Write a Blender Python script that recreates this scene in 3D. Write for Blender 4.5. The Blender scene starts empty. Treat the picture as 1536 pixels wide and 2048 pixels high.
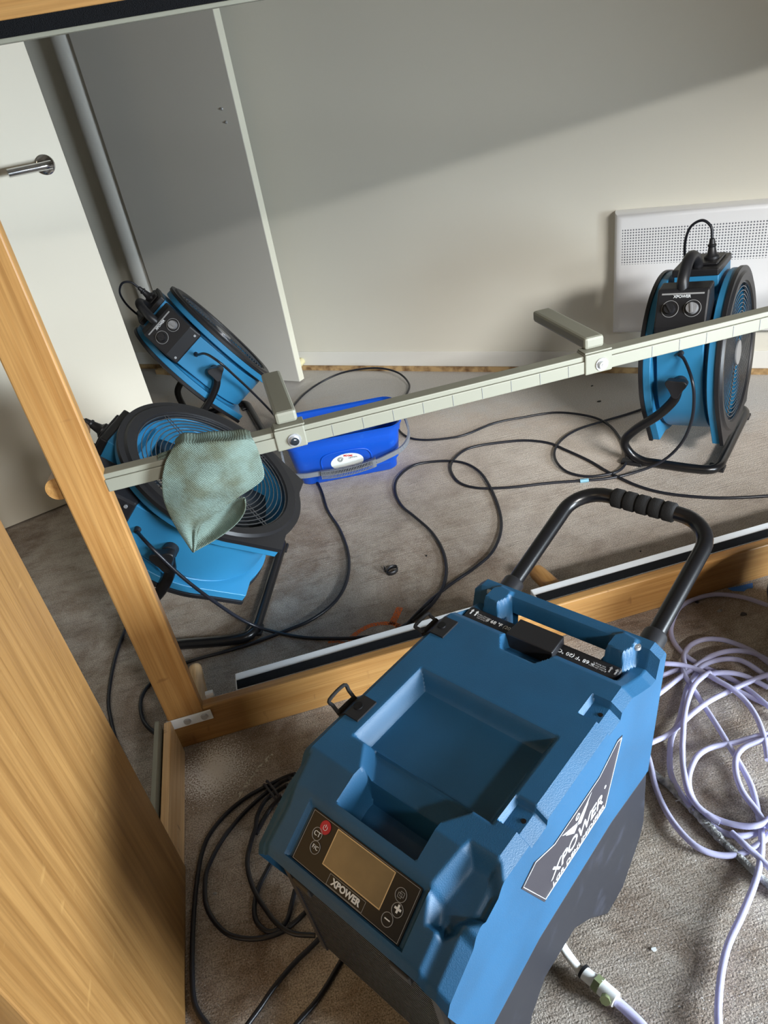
import bpy, bmesh, math, random
from mathutils import Vector, Matrix, noise
random.seed(7)
C = bpy.context.scene.collection
PI = math.pi

# ------------------------------------------------------------------ camera
F_PX = 1420.0; CAM_H = 1.1
up = Vector((-412, 2226, 1420)).normalized()
xv = Vector((11232, 2890, -1420)); xv = (xv - xv.dot(up)*up).normalized()
yv = up.cross(xv)
R = Matrix((xv, yv, up))                       # camera -> world rotation
cam = bpy.data.objects.new('camera', bpy.data.cameras.new('camera'))
C.objects.link(cam)
cam.matrix_world = Matrix.Translation((0, 0, CAM_H)) @ R.to_4x4()
cam.data.sensor_fit = 'VERTICAL'; cam.data.sensor_height = 32.0
cam.data.lens = F_PX/2048*32.0
cam.data.clip_start = 0.02; cam.data.clip_end = 60
bpy.context.scene.camera = cam

# ------------------------------------------------------------------ light
vs = bpy.context.scene.view_settings
vs.view_transform = 'Standard'; vs.look = 'None'; vs.gamma = 1; vs.use_curve_mapping = False
vs.exposure = 0.08
w = bpy.data.worlds.new('sky'); bpy.context.scene.world = w; w.use_nodes = True
w.node_tree.nodes['Background'].inputs[0].default_value = (0.80, 0.88, 1.0, 1)
w.node_tree.nodes['Background'].inputs[1].default_value = 0.10

def area(name, loc, target, sx, sy, power, col):
    l = bpy.data.lights.new(name, 'AREA'); l.shape = 'RECTANGLE'; l.size = sx; l.size_y = sy
    l.energy = power; l.color = col
    o = bpy.data.objects.new(name, l); C.objects.link(o)
    o.location = loc
    o.rotation_euler = (Vector(target)-Vector(loc)).to_track_quat('-Z', 'Y').to_euler()
    return o
wl = area('window_daylight_right', (2.04, -0.78, 0.60), (0.25, 0.45, 0.25), 1.0, 0.75, 78, (0.80, 0.91, 1.0))
wl.data.spread = math.radians(105)
area('added_sky_light', (1.5, -4.6, 3.15), (0.9, 2.6, 0.1), 1.8, 0.9, 760, (1.0, 0.98, 0.95))  # added sky lamp, aimed at the back wall through the front wall slot
area('room_lamp', (-1.2, -0.9, 2.1), (-0.3, 0.9, 0.1), 0.5, 0.5, 4, (1.0, 0.80, 0.52))

# ------------------------------------------------------------------ geometry helpers
def ray(px, py):
    return R @ Vector((px-768, 1024-py, -F_PX))
def fl(px, py, z=0.0):                          # a point at height z measured off the photo
    d = ray(px, py); t = (z-CAM_H)/d.z
    return Vector((0, 0, CAM_H)) + t*d
def vp(px, py, y):                              # a point on the vertical plane at depth y
    d = ray(px, py); return Vector((0, 0, CAM_H)) + (y/d.y)*d

class MB:
    def __init__(s): s.v = []; s.f = []
    def add(s, vs_, fs):
        n = len(s.v); s.v += [tuple(p) for p in vs_]; s.f += [tuple(i+n for i in f) for f in fs]; return s
    def box(s, a, b, m=None):
        x0, y0, z0 = a; x1, y1, z1 = b
        v = [Vector(p) for p in ((x0,y0,z0),(x1,y0,z0),(x1,y1,z0),(x0,y1,z0),(x0,y0,z1),(x1,y0,z1),(x1,y1,z1),(x0,y1,z1))]
        if m: v = [m @ p for p in v]
        return s.add(v, [(0,3,2,1),(4,5,6,7),(0,1,5,4),(1,2,6,5),(2,3,7,6),(3,0,4,7)])
    def prism(s, poly, fn, a, b):
        n = len(poly)
        v = [fn(p, a) for p in poly] + [fn(p, b) for p in poly]
        f = [tuple(range(n-1, -1, -1)), tuple(range(n, 2*n))]
        f += [(i, (i+1) % n, n+(i+1) % n, n+i) for i in range(n)]
        return s.add(v, f)
    def sweep(s, pts, r, seg=10, closed=False, cap=True):
        pts = [Vector(p) for p in pts]; n = len(pts)
        rs = r if isinstance(r, (list, tuple)) else [r]*n
        tan = []
        for i in range(n):
            if closed: t = pts[(i+1) % n]-pts[i-1]
            else: t = pts[min(i+1, n-1)]-pts[max(i-1, 0)]
            tan.append(t.normalized() if t.length > 1e-9 else Vector((0, 0, 1)))
        a = tan[0].orthogonal().normalized()
        V = []; Fc = []
        for i in range(n):
            a = (a - a.dot(tan[i])*tan[i]).normalized(); b = tan[i].cross(a)
            for k in range(seg):
                th = 2*PI*k/seg
                V.append(pts[i] + rs[i]*(math.cos(th)*a+math.sin(th)*b))
        for i in range(n if closed else n-1):
            j = (i+1) % n
            for k in range(seg):
                l = (k+1) % seg
                Fc.append((i*seg+k, i*seg+l, j*seg+l, j*seg+k))
        if not closed and cap:
            Fc.append(tuple(range(seg-1, -1, -1))); Fc.append(tuple((n-1)*seg+k for k in range(seg)))
        return s.add(V, Fc)
    def cyl(s, p0, p1, r, seg=24, r2=None):
        return s.sweep([p0, p1], [r, r2 if r2 is not None else r], seg)
    def lathe(s, prof, fn, seg=64, closed=False):     # prof: (axial, radius); fn(axial, cos, sin) -> point
        n = len(prof); V = []; Fc = []
        for k in range(seg):
            th = 2*PI*k/seg
            for a, r in prof: V.append(fn(a, r*math.cos(th), r*math.sin(th)))
        for k in range(seg):
            l = (k+1) % seg
            for i in range(n if closed else n-1):
                j = (i+1) % n
                Fc.append((k*n+i, l*n+i, l*n+j, k*n+j))
        return s.add(V, Fc)
    def build(s, name, mat, parent=None, off=None, smooth=None, bevel=0, m=None, fix=True):
        me = bpy.data.meshes.new(name)
        v = [Vector(p) for p in s.v]
        if m: v = [m @ p for p in v]
        if off is not None: v = [p-Vector(off) for p in v]
        me.from_pydata([tuple(p) for p in v], [], s.f)
        bm = bmesh.new(); bm.from_mesh(me)
        bmesh.ops.remove_doubles(bm, verts=bm.verts, dist=1e-6)
        if fix: bmesh.ops.recalc_face_normals(bm, faces=bm.faces)
        bm.to_mesh(me); bm.free()
        o = bpy.data.objects.new(name, me); C.objects.link(o)
        if mat: me.materials.append(mat)
        if parent: o.parent = parent
        if bevel:
            b = o.modifiers.new('bevel', 'BEVEL'); b.width = bevel; b.segments = 2; b.limit_method = 'ANGLE'; b.angle_limit = math.radians(40)
            b.harden_normals = False
        if smooth is not None:
            ang = math.radians(smooth)
            me.shade_smooth()
            bm = bmesh.new(); bm.from_mesh(me)
            for e in bm.edges:
                if len(e.link_faces) == 2 and e.calc_face_angle(0) > ang: e.smooth = False
            bm.to_mesh(me); bm.free()
        return o

def catmull(pts, n=8, closed=False):
    pts = [Vector(p) for p in pts]; out = []; m = len(pts)
    for i in range(m if closed else m-1):
        p0 = pts[(i-1) % m] if closed or i > 0 else 2*pts[0]-pts[1]
        p1 = pts[i]; p2 = pts[(i+1) % m]
        p3 = pts[(i+2) % m] if closed or i+2 < m else 2*pts[-1]-pts[-2]
        for k in range(n):
            t = k/n
            out.append(0.5*((2*p1)+(p2-p0)*t+(2*p0-5*p1+4*p2-p3)*t*t+(3*p1-p0-3*p2+p3)*t**3))
    if not closed: out.append(pts[-1])
    return out
def tag(o, label=None, cat=None, group=None, kind=None):
    if label: o['label'] = label
    if cat: o['category'] = cat
    if group: o['group'] = group
    if kind: o['kind'] = kind
    return o
def thing(name, label, cat, loc=(0, 0, 0), rz=0, group=None):
    o = bpy.data.objects.new(name, None); C.objects.link(o); o.empty_display_size = 0.1
    o.location = loc; o.rotation_euler = (0, 0, rz)
    return tag(o, label, cat, group)
def interp(x, xs, ys):
    if x <= xs[0]: return ys[0]
    for i in range(len(xs)-1):
        if x <= xs[i+1]: return ys[i]+(ys[i+1]-ys[i])*(x-xs[i])/(xs[i+1]-xs[i])
    return ys[-1]
def sstep(a, b, x):
    t = max(0, min(1, (x-a)/(b-a))); return t*t*(3-2*t)

# ------------------------------------------------------------------ materials
def srgb(r, g, b):
    f = lambda c: (c/255/12.92) if c/255 <= 0.04045 else ((c/255+0.055)/1.055)**2.4
    return (f(r), f(g), f(b), 1)
def mat(name, col, rough=0.5, metal=0, spec=0.5, bump=None, vary=None, coat=0):
    m = bpy.data.materials.new(name); m.use_nodes = True
    nt = m.node_tree; b = nt.nodes['Principled BSDF']
    b.inputs['Base Color'].default_value = col; b.inputs['Roughness'].default_value = rough
    b.inputs['Metallic'].default_value = metal; b.inputs['Specular IOR Level'].default_value = spec
    b.inputs['Coat Weight'].default_value = coat
    tc = nt.nodes.new('ShaderNodeTexCoord')
    if bump:
        n = nt.nodes.new('ShaderNodeTexNoise'); n.inputs['Scale'].default_value = bump[0]; n.inputs['Detail'].default_value = 3
        bp = nt.nodes.new('ShaderNodeBump'); bp.inputs['Strength'].default_value = bump[1]; bp.inputs['Distance'].default_value = bump[2] if len(bump) > 2 else 0.001
        nt.links.new(tc.outputs['Object'], n.inputs['Vector'])
        nt.links.new(n.outputs[0], bp.inputs['Height']); nt.links.new(bp.outputs[0], b.inputs['Normal'])
    if vary:
        n = nt.nodes.new('ShaderNodeTexNoise'); n.inputs['Scale'].default_value = vary[0]; n.inputs['Detail'].default_value = 5
        r = nt.nodes.new('ShaderNodeValToRGB')
        r.color_ramp.elements[0].position = vary[2] if len(vary) > 2 else 0.35; r.color_ramp.elements[0].color = vary[1]
        r.color_ramp.elements[1].position = vary[3] if len(vary) > 3 else 0.65; r.color_ramp.elements[1].color = col
        nt.links.new(tc.outputs['Object'], n.inputs['Vector'])
        nt.links.new(n.outputs[0], r.inputs[0]); nt.links.new(r.outputs[0], b.inputs['Base Color'])
    return m
def wood(name, c1, c2, c3, axis, rough=0.42, sc=1.0):
    m = bpy.data.materials.new(name); m.use_nodes = True
    nt = m.node_tree; b = nt.nodes['Principled BSDF']; b.inputs['Roughness'].default_value = rough
    tc = nt.nodes.new('ShaderNodeTexCoord'); L = nt.links.new
    def streak(al, ac, det=4):
        mp = nt.nodes.new('ShaderNodeMapping'); s = [ac*sc]*3; s[axis] = al*sc
        mp.inputs['Scale'].default_value = s; L(tc.outputs['Object'], mp.inputs['Vector'])
        n = nt.nodes.new('ShaderNodeTexNoise'); n.inputs['Scale'].default_value = 1; n.inputs['Detail'].default_value = det
        n.inputs['Distortion'].default_value = 0.2
        L(mp.outputs[0], n.inputs['Vector']); return n
    n1 = streak(3.0, 95); n2 = streak(6, 330, 2); n3 = streak(46, 16, 3)
    r1 = nt.nodes.new('ShaderNodeValToRGB'); e = r1.color_ramp.elements
    e[0].position = 0.33; e[0].color = c2; e[1].position = 0.66; e[1].color = c1; L(n1.outputs[0], r1.inputs[0])
    r2 = nt.nodes.new('ShaderNodeValToRGB'); e = r2.color_ramp.elements
    e[0].position = 0.36; e[0].color = (0.72, 0.70, 0.68, 1); e[1].position = 0.6; e[1].color = (1, 1, 1, 1); L(n2.outputs[0], r2.inputs[0])
    mx = nt.nodes.new('ShaderNodeMix'); mx.data_type = 'RGBA'; mx.blend_type = 'MULTIPLY'; mx.inputs[0].default_value = 0.55
    L(r1.outputs[0], mx.inputs['A']); L(r2.outputs[0], mx.inputs['B'])
    r3 = nt.nodes.new('ShaderNodeValToRGB'); e = r3.color_ramp.elements
    e[0].position = 0.66; e[0].color = (0, 0, 0, 1); e[1].position = 0.74; e[1].color = (1, 1, 1, 1); L(n3.outputs[0], r3.inputs[0])
    mx2 = nt.nodes.new('ShaderNodeMix'); mx2.data_type = 'RGBA'; mx2.inputs['B'].default_value = c3
    ml = nt.nodes.new('ShaderNodeMath'); ml.operation = 'MULTIPLY'; ml.inputs[1].default_value = 0.55
    L(r3.outputs[0], ml.inputs[0]); L(ml.outputs[0], mx2.inputs[0]); L(mx.outputs['Result'], mx2.inputs['A'])
    L(mx2.outputs['Result'], b.inputs['Base Color'])
    bp = nt.nodes.new('ShaderNodeBump'); bp.inputs['Strength'].default_value = 0.12; bp.inputs['Distance'].default_value = 0.001
    L(n2.outputs[0], bp.inputs['Height']); L(bp.outputs[0], b.inputs['Normal'])
    return m

M = {}
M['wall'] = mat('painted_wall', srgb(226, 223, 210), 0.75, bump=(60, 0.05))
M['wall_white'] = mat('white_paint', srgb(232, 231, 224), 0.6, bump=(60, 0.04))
M['dim'] = mat('unseen_wall_darkened', srgb(120, 112, 102), 0.8)  # walls out of view, coloured dark to cut bounce light
M['ceil'] = mat('unseen_ceiling_darkened', srgb(168, 162, 152), 0.8)  # ceiling out of view, toned down to reduce fill light
M['door'] = mat('door_paint', srgb(222, 214, 196), 0.5, bump=(80, 0.03))
M['leafdoor'] = mat('grey_door_paint', srgb(214, 211, 202), 0.55, bump=(80, 0.03))
M['edge'] = mat('door_edge_paint', srgb(238, 236, 218), 0.5)
bam = [srgb(182, 138, 82), srgb(158, 112, 60), srgb(128, 88, 52)]
M['bam_x'] = wood('bamboo_along_x', *bam, 0); M['bam_y'] = wood('bamboo_along_y', *bam, 1); M['bam_z'] = wood('bamboo_along_z', *bam, 2)
M['bam_p'] = wood('bamboo_panel', srgb(154, 116, 68), srgb(130, 93, 50), srgb(170, 132, 80), 2, 0.38)
M['bam_end'] = wood('bamboo_pale', srgb(222, 190, 144), srgb(200, 160, 110), srgb(110, 76, 44), 1)
M['cream'] = mat('cream_metal', srgb(134, 134, 121), 0.45, spec=0.4, bump=(400, 0.05))
M['white'] = mat('white_plastic', srgb(236, 240, 244), 0.4)
M['velcro'] = mat('black_velcro', srgb(17, 18, 21), 0.95, spec=0.2, bump=(900, 1.0, 0.002))
M['blue'] = mat('fan_blue', srgb(46, 124, 168), 0.42, bump=(500, 0.05))
M['dblue'] = mat('fan_blade_dark', srgb(26, 34, 42), 0.45)
M['dehum'] = mat('dehumidifier_blue', srgb(27, 80, 116), 0.5, bump=(750, 0.35, 0.0008), vary=(9, srgb(23, 70, 102), 0.3, 0.6))
M['black'] = mat('black_plastic', srgb(30, 30, 33), 0.42, bump=(600, 0.08))
M['blackr'] = mat('black_base_plastic', srgb(27, 28, 35), 0.5, vary=(22, srgb(42, 44, 54), 0.28, 0.42))
M['slat'] = mat('grille_slat', srgb(58, 58, 63), 0.4)
M['tube'] = mat('black_tube', srgb(18, 18, 20), 0.28)
M['foam'] = mat('black_foam', srgb(16, 16, 17), 0.9, bump=(500, 0.5))
M['cord'] = mat('black_cord', srgb(26, 28, 36), 0.36)
M['chrome'] = mat('chrome', srgb(210, 212, 215), 0.12, 1)
M['steel'] = mat('steel', srgb(190, 192, 195), 0.35, 0.6)
M['wire'] = mat('grille_wire', srgb(120, 122, 126), 0.25, 0.8)
M['silver'] = mat('silver_sticker', srgb(150, 150, 152), 0.4, 0.3)
M['white_ink'] = mat('white_print', srgb(225, 228, 230), 0.5)
M['grey_ink'] = mat('grey_print', srgb(150, 150, 150), 0.5)
M['red'] = mat('red_button', srgb(176, 32, 50), 0.4)
M['lcd'] = mat('lcd_screen', srgb(142, 122, 88), 0.25, vary=(14, srgb(120, 104, 76)))
M['goldline'] = mat('lcd_outline', srgb(206, 178, 132), 0.4)
M['decal'] = mat('dark_decal', srgb(52, 50, 56), 0.35)
M['bucket'] = mat('bucket_blue', srgb(14, 80, 190), 0.35, bump=(60, 0.06), vary=(30, srgb(32, 98, 200), 0.25, 0.35))
M['grey'] = mat('grey_plastic', srgb(120, 124, 130), 0.4)
M['sticker'] = mat('white_sticker', srgb(226, 234, 230), 0.4)
M['redink'] = mat('red_print', srgb(204, 52, 44), 0.5)
M['rubber'] = mat('cream_rubber', srgb(238, 230, 184), 0.5)
M['timber'] = mat('bare_timber', srgb(196, 164, 116), 0.8, vary=(26, srgb(120, 88, 56), 0.3, 0.55))
M['heater'] = mat('heater_white', srgb(240, 241, 243), 0.35)
M['tape'] = mat('blue_paint', srgb(62, 120, 205), 0.8)
M['torn'] = mat('torn_tape', srgb(196, 196, 194), 0.6, bump=(300, 0.8, 0.004), vary=(90, srgb(110, 110, 108)))
M['pvc'] = mat('white_pvc', srgb(228, 230, 228), 0.35)
M['green'] = mat('green_brass', srgb(150, 160, 120), 0.3, 0.5)
M['bluetag'] = mat('blue_tag', srgb(120, 170, 190), 0.5)

# translucent lilac tubing
m = mat('lilac_tube', srgb(208, 206, 238), 0.2); b = m.node_tree.nodes['Principled BSDF']
b.inputs['Transmission Weight'].default_value = 0.35; b.inputs['IOR'].default_value = 1.25
b.inputs['Subsurface Weight'].default_value = 0.3; b.inputs['Subsurface Radius'].default_value = (0.01, 0.01, 0.01); M['hose'] = m

# cloth
m = mat('microfibre', srgb(156, 176, 168), 0.95, spec=0.1); nt = m.node_tree; b = nt.nodes['Principled BSDF']
tc = nt.nodes.new('ShaderNodeTexCoord'); mp = nt.nodes.new('ShaderNodeMapping'); mp.inputs['Rotation'].default_value = (0, 0.7, 0)
wv = nt.nodes.new('ShaderNodeTexWave'); wv.inputs['Scale'].default_value = 130; wv.inputs['Distortion'].default_value = 3.0; wv.inputs['Detail'].default_value = 3; wv.inputs['Detail Scale'].default_value = 3
n1 = nt.nodes.new('ShaderNodeTexNoise'); n1.inputs['Scale'].default_value = 900
ns = nt.nodes.new('ShaderNodeTexNoise'); ns.inputs['Scale'].default_value = 22; ns.inputs['Detail'].default_value = 4
rp = nt.nodes.new('ShaderNodeValToRGB'); rp.color_ramp.elements[0].position = 0.36; rp.color_ramp.elements[0].color = srgb(98, 106, 92); rp.color_ramp.elements[1].position = 0.55; rp.color_ramp.elements[1].color = srgb(116, 134, 126)
ad = nt.nodes.new('ShaderNodeMath'); ad.operation = 'ADD'
bp = nt.nodes.new('ShaderNodeBump'); bp.inputs['Strength'].default_value = 0.7; bp.inputs['Distance'].default_value = 0.0015
L = nt.links.new
L(tc.outputs['Object'], mp.inputs[0]); L(mp.outputs[0], wv.inputs[0]); L(tc.outputs['Object'], n1.inputs[0]); L(tc.outputs['Object'], ns.inputs[0])
L(wv.outputs['Fac'], ad.inputs[0]); L(n1.outputs[0], ad.inputs[1]); L(ad.outputs[0], bp.inputs['Height']); L(bp.outputs[0], b.inputs['Normal'])
L(ns.outputs[0], rp.inputs[0]); L(rp.outputs[0], b.inputs['Base Color']); M['cloth'] = m

# patchy paint that lets the concrete through
def spray(name, col, scale, lo, hi, radial=None):
    m = bpy.data.materials.new(name); m.use_nodes = True; nt = m.node_tree; b = nt.nodes['Principled BSDF']
    b.inputs['Base Color'].default_value = col; b.inputs['Roughness'].default_value = 0.8
    tc = nt.nodes.new('ShaderNodeTexCoord'); n = nt.nodes.new('ShaderNodeTexNoise'); n.inputs['Scale'].default_value = scale; n.inputs['Detail'].default_value = 3
    mr = nt.nodes.new('ShaderNodeMapRange'); mr.inputs['From Min'].default_value = lo; mr.inputs['From Max'].default_value = hi
    nt.links.new(tc.outputs['Object'], n.inputs[0])
    src = n.outputs[0]
    if radial:
        ln = nt.nodes.new('ShaderNodeVectorMath'); ln.operation = 'LENGTH'; nt.links.new(tc.outputs['Object'], ln.inputs[0])
        r = nt.nodes.new('ShaderNodeMapRange'); r.inputs['From Min'].default_value = 0; r.inputs['From Max'].default_value = radial
        r.inputs['To Min'].default_value = 0.16; r.inputs['To Max'].default_value = -0.3
        nt.links.new(ln.outputs['Value'], r.inputs[0])
        a = nt.nodes.new('ShaderNodeMath'); a.operation = 'ADD'; nt.links.new(src, a.inputs[0]); nt.links.new(r.outputs[0], a.inputs[1]); src = a.outputs[0]
    nt.links.new(src, mr.inputs[0]); nt.links.new(mr.outputs[0], b.inputs['Alpha'])
    n2 = nt.nodes.new('ShaderNodeTexNoise'); n2.inputs['Scale'].default_value = 300; n2.inputs['Detail'].default_value = 3
    bp = nt.nodes.new('ShaderNodeBump'); bp.inputs['Strength'].default_value = 0.7; bp.inputs['Distance'].default_value = 0.003
    nt.links.new(tc.outputs['Object'], n2.inputs[0]); nt.links.new(n2.outputs[0], bp.inputs['Height']); nt.links.new(bp.outputs[0], b.inputs['Normal'])
    return m
M['orange'] = spray('orange_spray', srgb(240, 122, 56), 420, 0.40, 0.50)
M['overspray'] = spray('white_overspray', srgb(250, 250, 250), 330, 0.30, 0.48, 0.11)
M['chalk'] = spray('white_paint_drips', srgb(214, 212, 200), 160, 0.46, 0.54)

# concrete floor
def floor_mat():
    m = bpy.data.materials.new('bare_concrete'); m.use_nodes = True; nt = m.node_tree; b = nt.nodes['Principled BSDF']; L = nt.links.new
    b.inputs['Roughness'].default_value = 0.8
    tc = nt.nodes.new('ShaderNodeTexCoord').outputs['Object']
    def N(scale, det=4, rough=0.55, mp=None, dist=0):
        n = nt.nodes.new('ShaderNodeTexNoise'); n.inputs['Scale'].default_value = scale; n.inputs['Detail'].default_value = det
        n.inputs['Roughness'].default_value = rough; n.inputs['Distortion'].default_value = dist
        if mp:
            a = nt.nodes.new('ShaderNodeMapping'); a.inputs['Rotation'].default_value = (0, 0, mp[0]); a.inputs['Scale'].default_value = mp[1]; L(tc, a.inputs[0]); L(a.outputs[0], n.inputs['Vector'])
        else: L(tc, n.inputs['Vector'])
        return n.outputs[0]
    def ramp(src, *st):
        r = nt.nodes.new('ShaderNodeValToRGB'); e = r.color_ramp.elements
        while len(e) < len(st): e.new(0.5)
        for i, (p, c) in enumerate(st): e[i].position = p; e[i].color = c
        L(src, r.inputs[0]); return r.outputs[0]
    def mix(fac, a, b_, bt='MIX'):
        x = nt.nodes.new('ShaderNodeMix'); x.data_type = 'RGBA'; x.blend_type = bt
        if isinstance(fac, float): x.inputs[0].default_value = fac
        else: L(fac, x.inputs[0])
        for s_, k in ((a, 'A'), (b_, 'B')):
            if isinstance(s_, tuple): x.inputs[k].default_value = s_
            else: L(s_, x.inputs[k])
        return x.outputs['Result']
    G = lambda v: (v, v, v, 1)
    base = ramp(N(2.3, 5, 0.6, dist=0.4), (0.32, srgb(166, 146, 124)), (0.5, srgb(206, 192, 176)), (0.68, srgb(222, 214, 208)))
    base = mix(0.5, base, ramp(N(14, 6, 0.7), (0.3, srgb(150, 124, 100)), (0.55, srgb(226, 214, 200))))
    speck = ramp(N(420, 2, 0.6), (0.36, G(0.46)), (0.58, G(1.3)))
    base = mix(0.85, base, speck, 'MULTIPLY')
    scr = ramp(N(1, 4, 0.6, (0.75, (16, 80, 1)), 0.5), (0.34, G(0.60)), (0.46, G(1.05)))
    base = mix(0.5, base, scr, 'MULTIPLY')
    scr2 = ramp(N(1, 3, 0.6, (1.1, (5, 170, 1)), 0.2), (0.34, G(0.7)), (0.46, G(1.0)))
    base = mix(0.3, base, scr2, 'MULTIPLY')
    base = mix(0.8, base, ramp(N(3.3, 6, 0.65, dist=0.8), (0.30, srgb(150, 118, 88)), (0.52, G(1.0))), 'MULTIPLY')
    wp = ramp(N(36, 4, 0.7, dist=0.5), (0.70, G(0)), (0.73, G(1)))
    base = mix(wp, base, srgb(206, 202, 194))
    # paint splashed along the skirting, and a wide fade paler towards the wall
    sep = nt.nodes.new('ShaderNodeVectorMath'); sep.operation = 'DOT_PRODUCT'; L(tc, sep.inputs[0]); sep.inputs[1].default_value = (0.595, 0.804, 0)
    nz = N(7, 5, 0.7)
    ad = nt.nodes.new('ShaderNodeMath'); ad.operation = 'MULTIPLY_ADD'; L(nz, ad.inputs[0]); ad.inputs[1].default_value = 0.5; L(sep.outputs['Value'], ad.inputs[2])
    mr = nt.nodes.new('ShaderNodeMapRange'); mr.inputs['From Min'].default_value = 2.38; mr.inputs['From Max'].default_value = 2.56; L(ad.outputs[0], mr.inputs[0])
    band = nt.nodes.new('ShaderNodeMath'); band.operation = 'MULTIPLY'; L(mr.outputs[0], band.inputs[0]); band.inputs[1].default_value = 0.85
    mh = nt.nodes.new('ShaderNodeMapRange'); mh.inputs['From Min'].default_value = 1.45; mh.inputs['From Max'].default_value = 2.25; mh.inputs['To Max'].default_value = 0.6; L(ad.outputs[0], mh.inputs[0])
    base = mix(mh.outputs[0], mix(1.0, base, G(0.62), 'MULTIPLY'), mix(0.8, srgb(232, 220, 208), speck, 'MULTIPLY'))
    base = mix(band.outputs[0], base, mix(0.5, srgb(200, 198, 195), speck, 'MULTIPLY'))
    # round spot of white overspray in front of the bed frame corner
    oc = fl(432, 1540, 0)
    dv = nt.nodes.new('ShaderNodeVectorMath'); dv.operation = 'DISTANCE'; L(tc, dv.inputs[0]); dv.inputs[1].default_value = (oc.x, oc.y, 0)
    rr_ = nt.nodes.new('ShaderNodeMapRange'); rr_.inputs['From Max'].default_value = 0.095; rr_.inputs['To Min'].default_value = 0.22; rr_.inputs['To Max'].default_value = -0.24; L(dv.outputs['Value'], rr_.inputs[0])
    sa = nt.nodes.new('ShaderNodeMath'); sa.operation = 'ADD'; L(N(330, 3), sa.inputs[0]); L(rr_.outputs[0], sa.inputs[1])
    base = mix(ramp(sa.outputs[0], (0.38, G(0)), (0.58, G(1))), base, srgb(252, 252, 252))
    L(base, b.inputs['Base Color'])
    s = nt.nodes.new('ShaderNodeMath'); s.operation = 'ADD'; L(N(300, 3), s.inputs[0]); L(N(1, 4, 0.6, (0.55, (9, 150, 1)), 0.3), s.inputs[1])
    bp = nt.nodes.new('ShaderNodeBump'); bp.inputs['Strength'].default_value = 0.6; bp.inputs['Distance'].default_value = 0.003
    L(s.outputs[0], bp.inputs['Height']); L(bp.outputs[0], b.inputs['Normal'])
    return m
M['floor'] = floor_mat()

# heater with a perforated band
m = mat('heater_perforated', srgb(240, 241, 243), 0.35); nt = m.node_tree; b = nt.nodes['Principled BSDF']; L = nt.links.new
tc = nt.nodes.new('ShaderNodeTexCoord'); sx = nt.nodes.new('ShaderNodeSeparateXYZ'); L(tc.outputs['Object'], sx.inputs[0])
def mth(op, a, b_=None):
    x = nt.nodes.new('ShaderNodeMath'); x.operation = op
    for i, v in enumerate((a, b_)):
        if v is None: continue
        if isinstance(v, (int, float)): x.inputs[i].default_value = v
        else: L(v, x.inputs[i])
    return x.outputs[0]
PCH = 0.0085
fx = mth('SUBTRACT', mth('FRACT', mth('DIVIDE', sx.outputs[0], PCH)), 0.5); fz = mth('SUBTRACT', mth('FRACT', mth('DIVIDE', sx.outputs[2], PCH)), 0.5)
rr = mth('SQRT', mth('ADD', mth('MULTIPLY', fx, fx), mth('MULTIPLY', fz, fz)))
hole = mth('LESS_THAN', rr, 0.29)
inz = mth('MULTIPLY', mth('GREATER_THAN', sx.outputs[2], 0.243), mth('LESS_THAN', sx.outputs[2], 0.359))
inx = mth('MULTIPLY', mth('GREATER_THAN', sx.outputs[0], 0.0288), mth('LESS_THAN', sx.outputs[0], 0.76))
fac = mth('MULTIPLY', hole, mth('MULTIPLY', inz, inx))
mx = nt.nodes.new('ShaderNodeMix'); mx.data_type = 'RGBA'; mx.inputs['A'].default_value = srgb(240, 241, 243); mx.inputs['B'].default_value = srgb(112, 116, 124)
L(fac, mx.inputs[0]); L(mx.outputs['Result'], b.inputs['Base Color']); M['perf'] = m

# ------------------------------------------------------------------ room shell
WD = Vector((0.804, -0.595, 0)).normalized(); WN = Vector((-WD.y, WD.x, 0))       # along the back wall, into the wall
W0 = Vector((0.155, 3.09, 0))
def wp(s, d, z):  # s along the back wall, d out of it into the room
    return W0 + s*WD - d*WN + Vector((0, 0, z))
def wbox(mb, s0, s1, d0, d1, z0, z1):
    v = [wp(s, d, z) for z in (z0, z1) for s, d in ((s0, d0), (s1, d0), (s1, d1), (s0, d1))]
    return mb.add(v, [(0,3,2,1),(4,5,6,7),(0,1,5,4),(1,2,6,5),(2,3,7,6),(3,0,4,7)])
def struct(name, mb, mt, **k):
    return tag(mb.build(name, mt, **k), kind='structure')
struct('floor', MB().box((-4, -3.6, -0.1), (4.2, 5.5, 0)), M['floor'])
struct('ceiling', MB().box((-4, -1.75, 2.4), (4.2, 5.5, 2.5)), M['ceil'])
struct('wall_back', wbox(MB(), -3.2, 3.6, 0, -0.1, 0.018, 2.4), M['wall'])
struct('baseboard_back', wbox(MB(), -1.0, 3.6, 0.006, 0, 0.02, 0.083), M['wall_white'], bevel=0.002)
struct('trim_1', wbox(MB(), -1.2, 3.6, 0.012, -0.1, 0, 0.02), M['timber'])
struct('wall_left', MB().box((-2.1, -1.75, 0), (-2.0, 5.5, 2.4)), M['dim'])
# front wall with a narrow slot, right wall with a wide window opening
wf = MB(); wf.box((-2.0, -1.75, 0), (0.65, -1.65, 2.4)); wf.box((0.65, -1.75, 2.0), (2.1, -1.65, 2.4)); wf.box((0.65, -1.75, 0), (2.1, -1.65, 1.6))  # unseen slot, sized to keep the sky lamp off the near area
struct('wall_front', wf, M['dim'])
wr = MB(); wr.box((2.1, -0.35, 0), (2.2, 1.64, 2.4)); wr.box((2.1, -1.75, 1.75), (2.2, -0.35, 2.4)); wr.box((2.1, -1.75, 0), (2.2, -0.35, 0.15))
struct('wall_right', wr, M['dim'])
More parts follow.
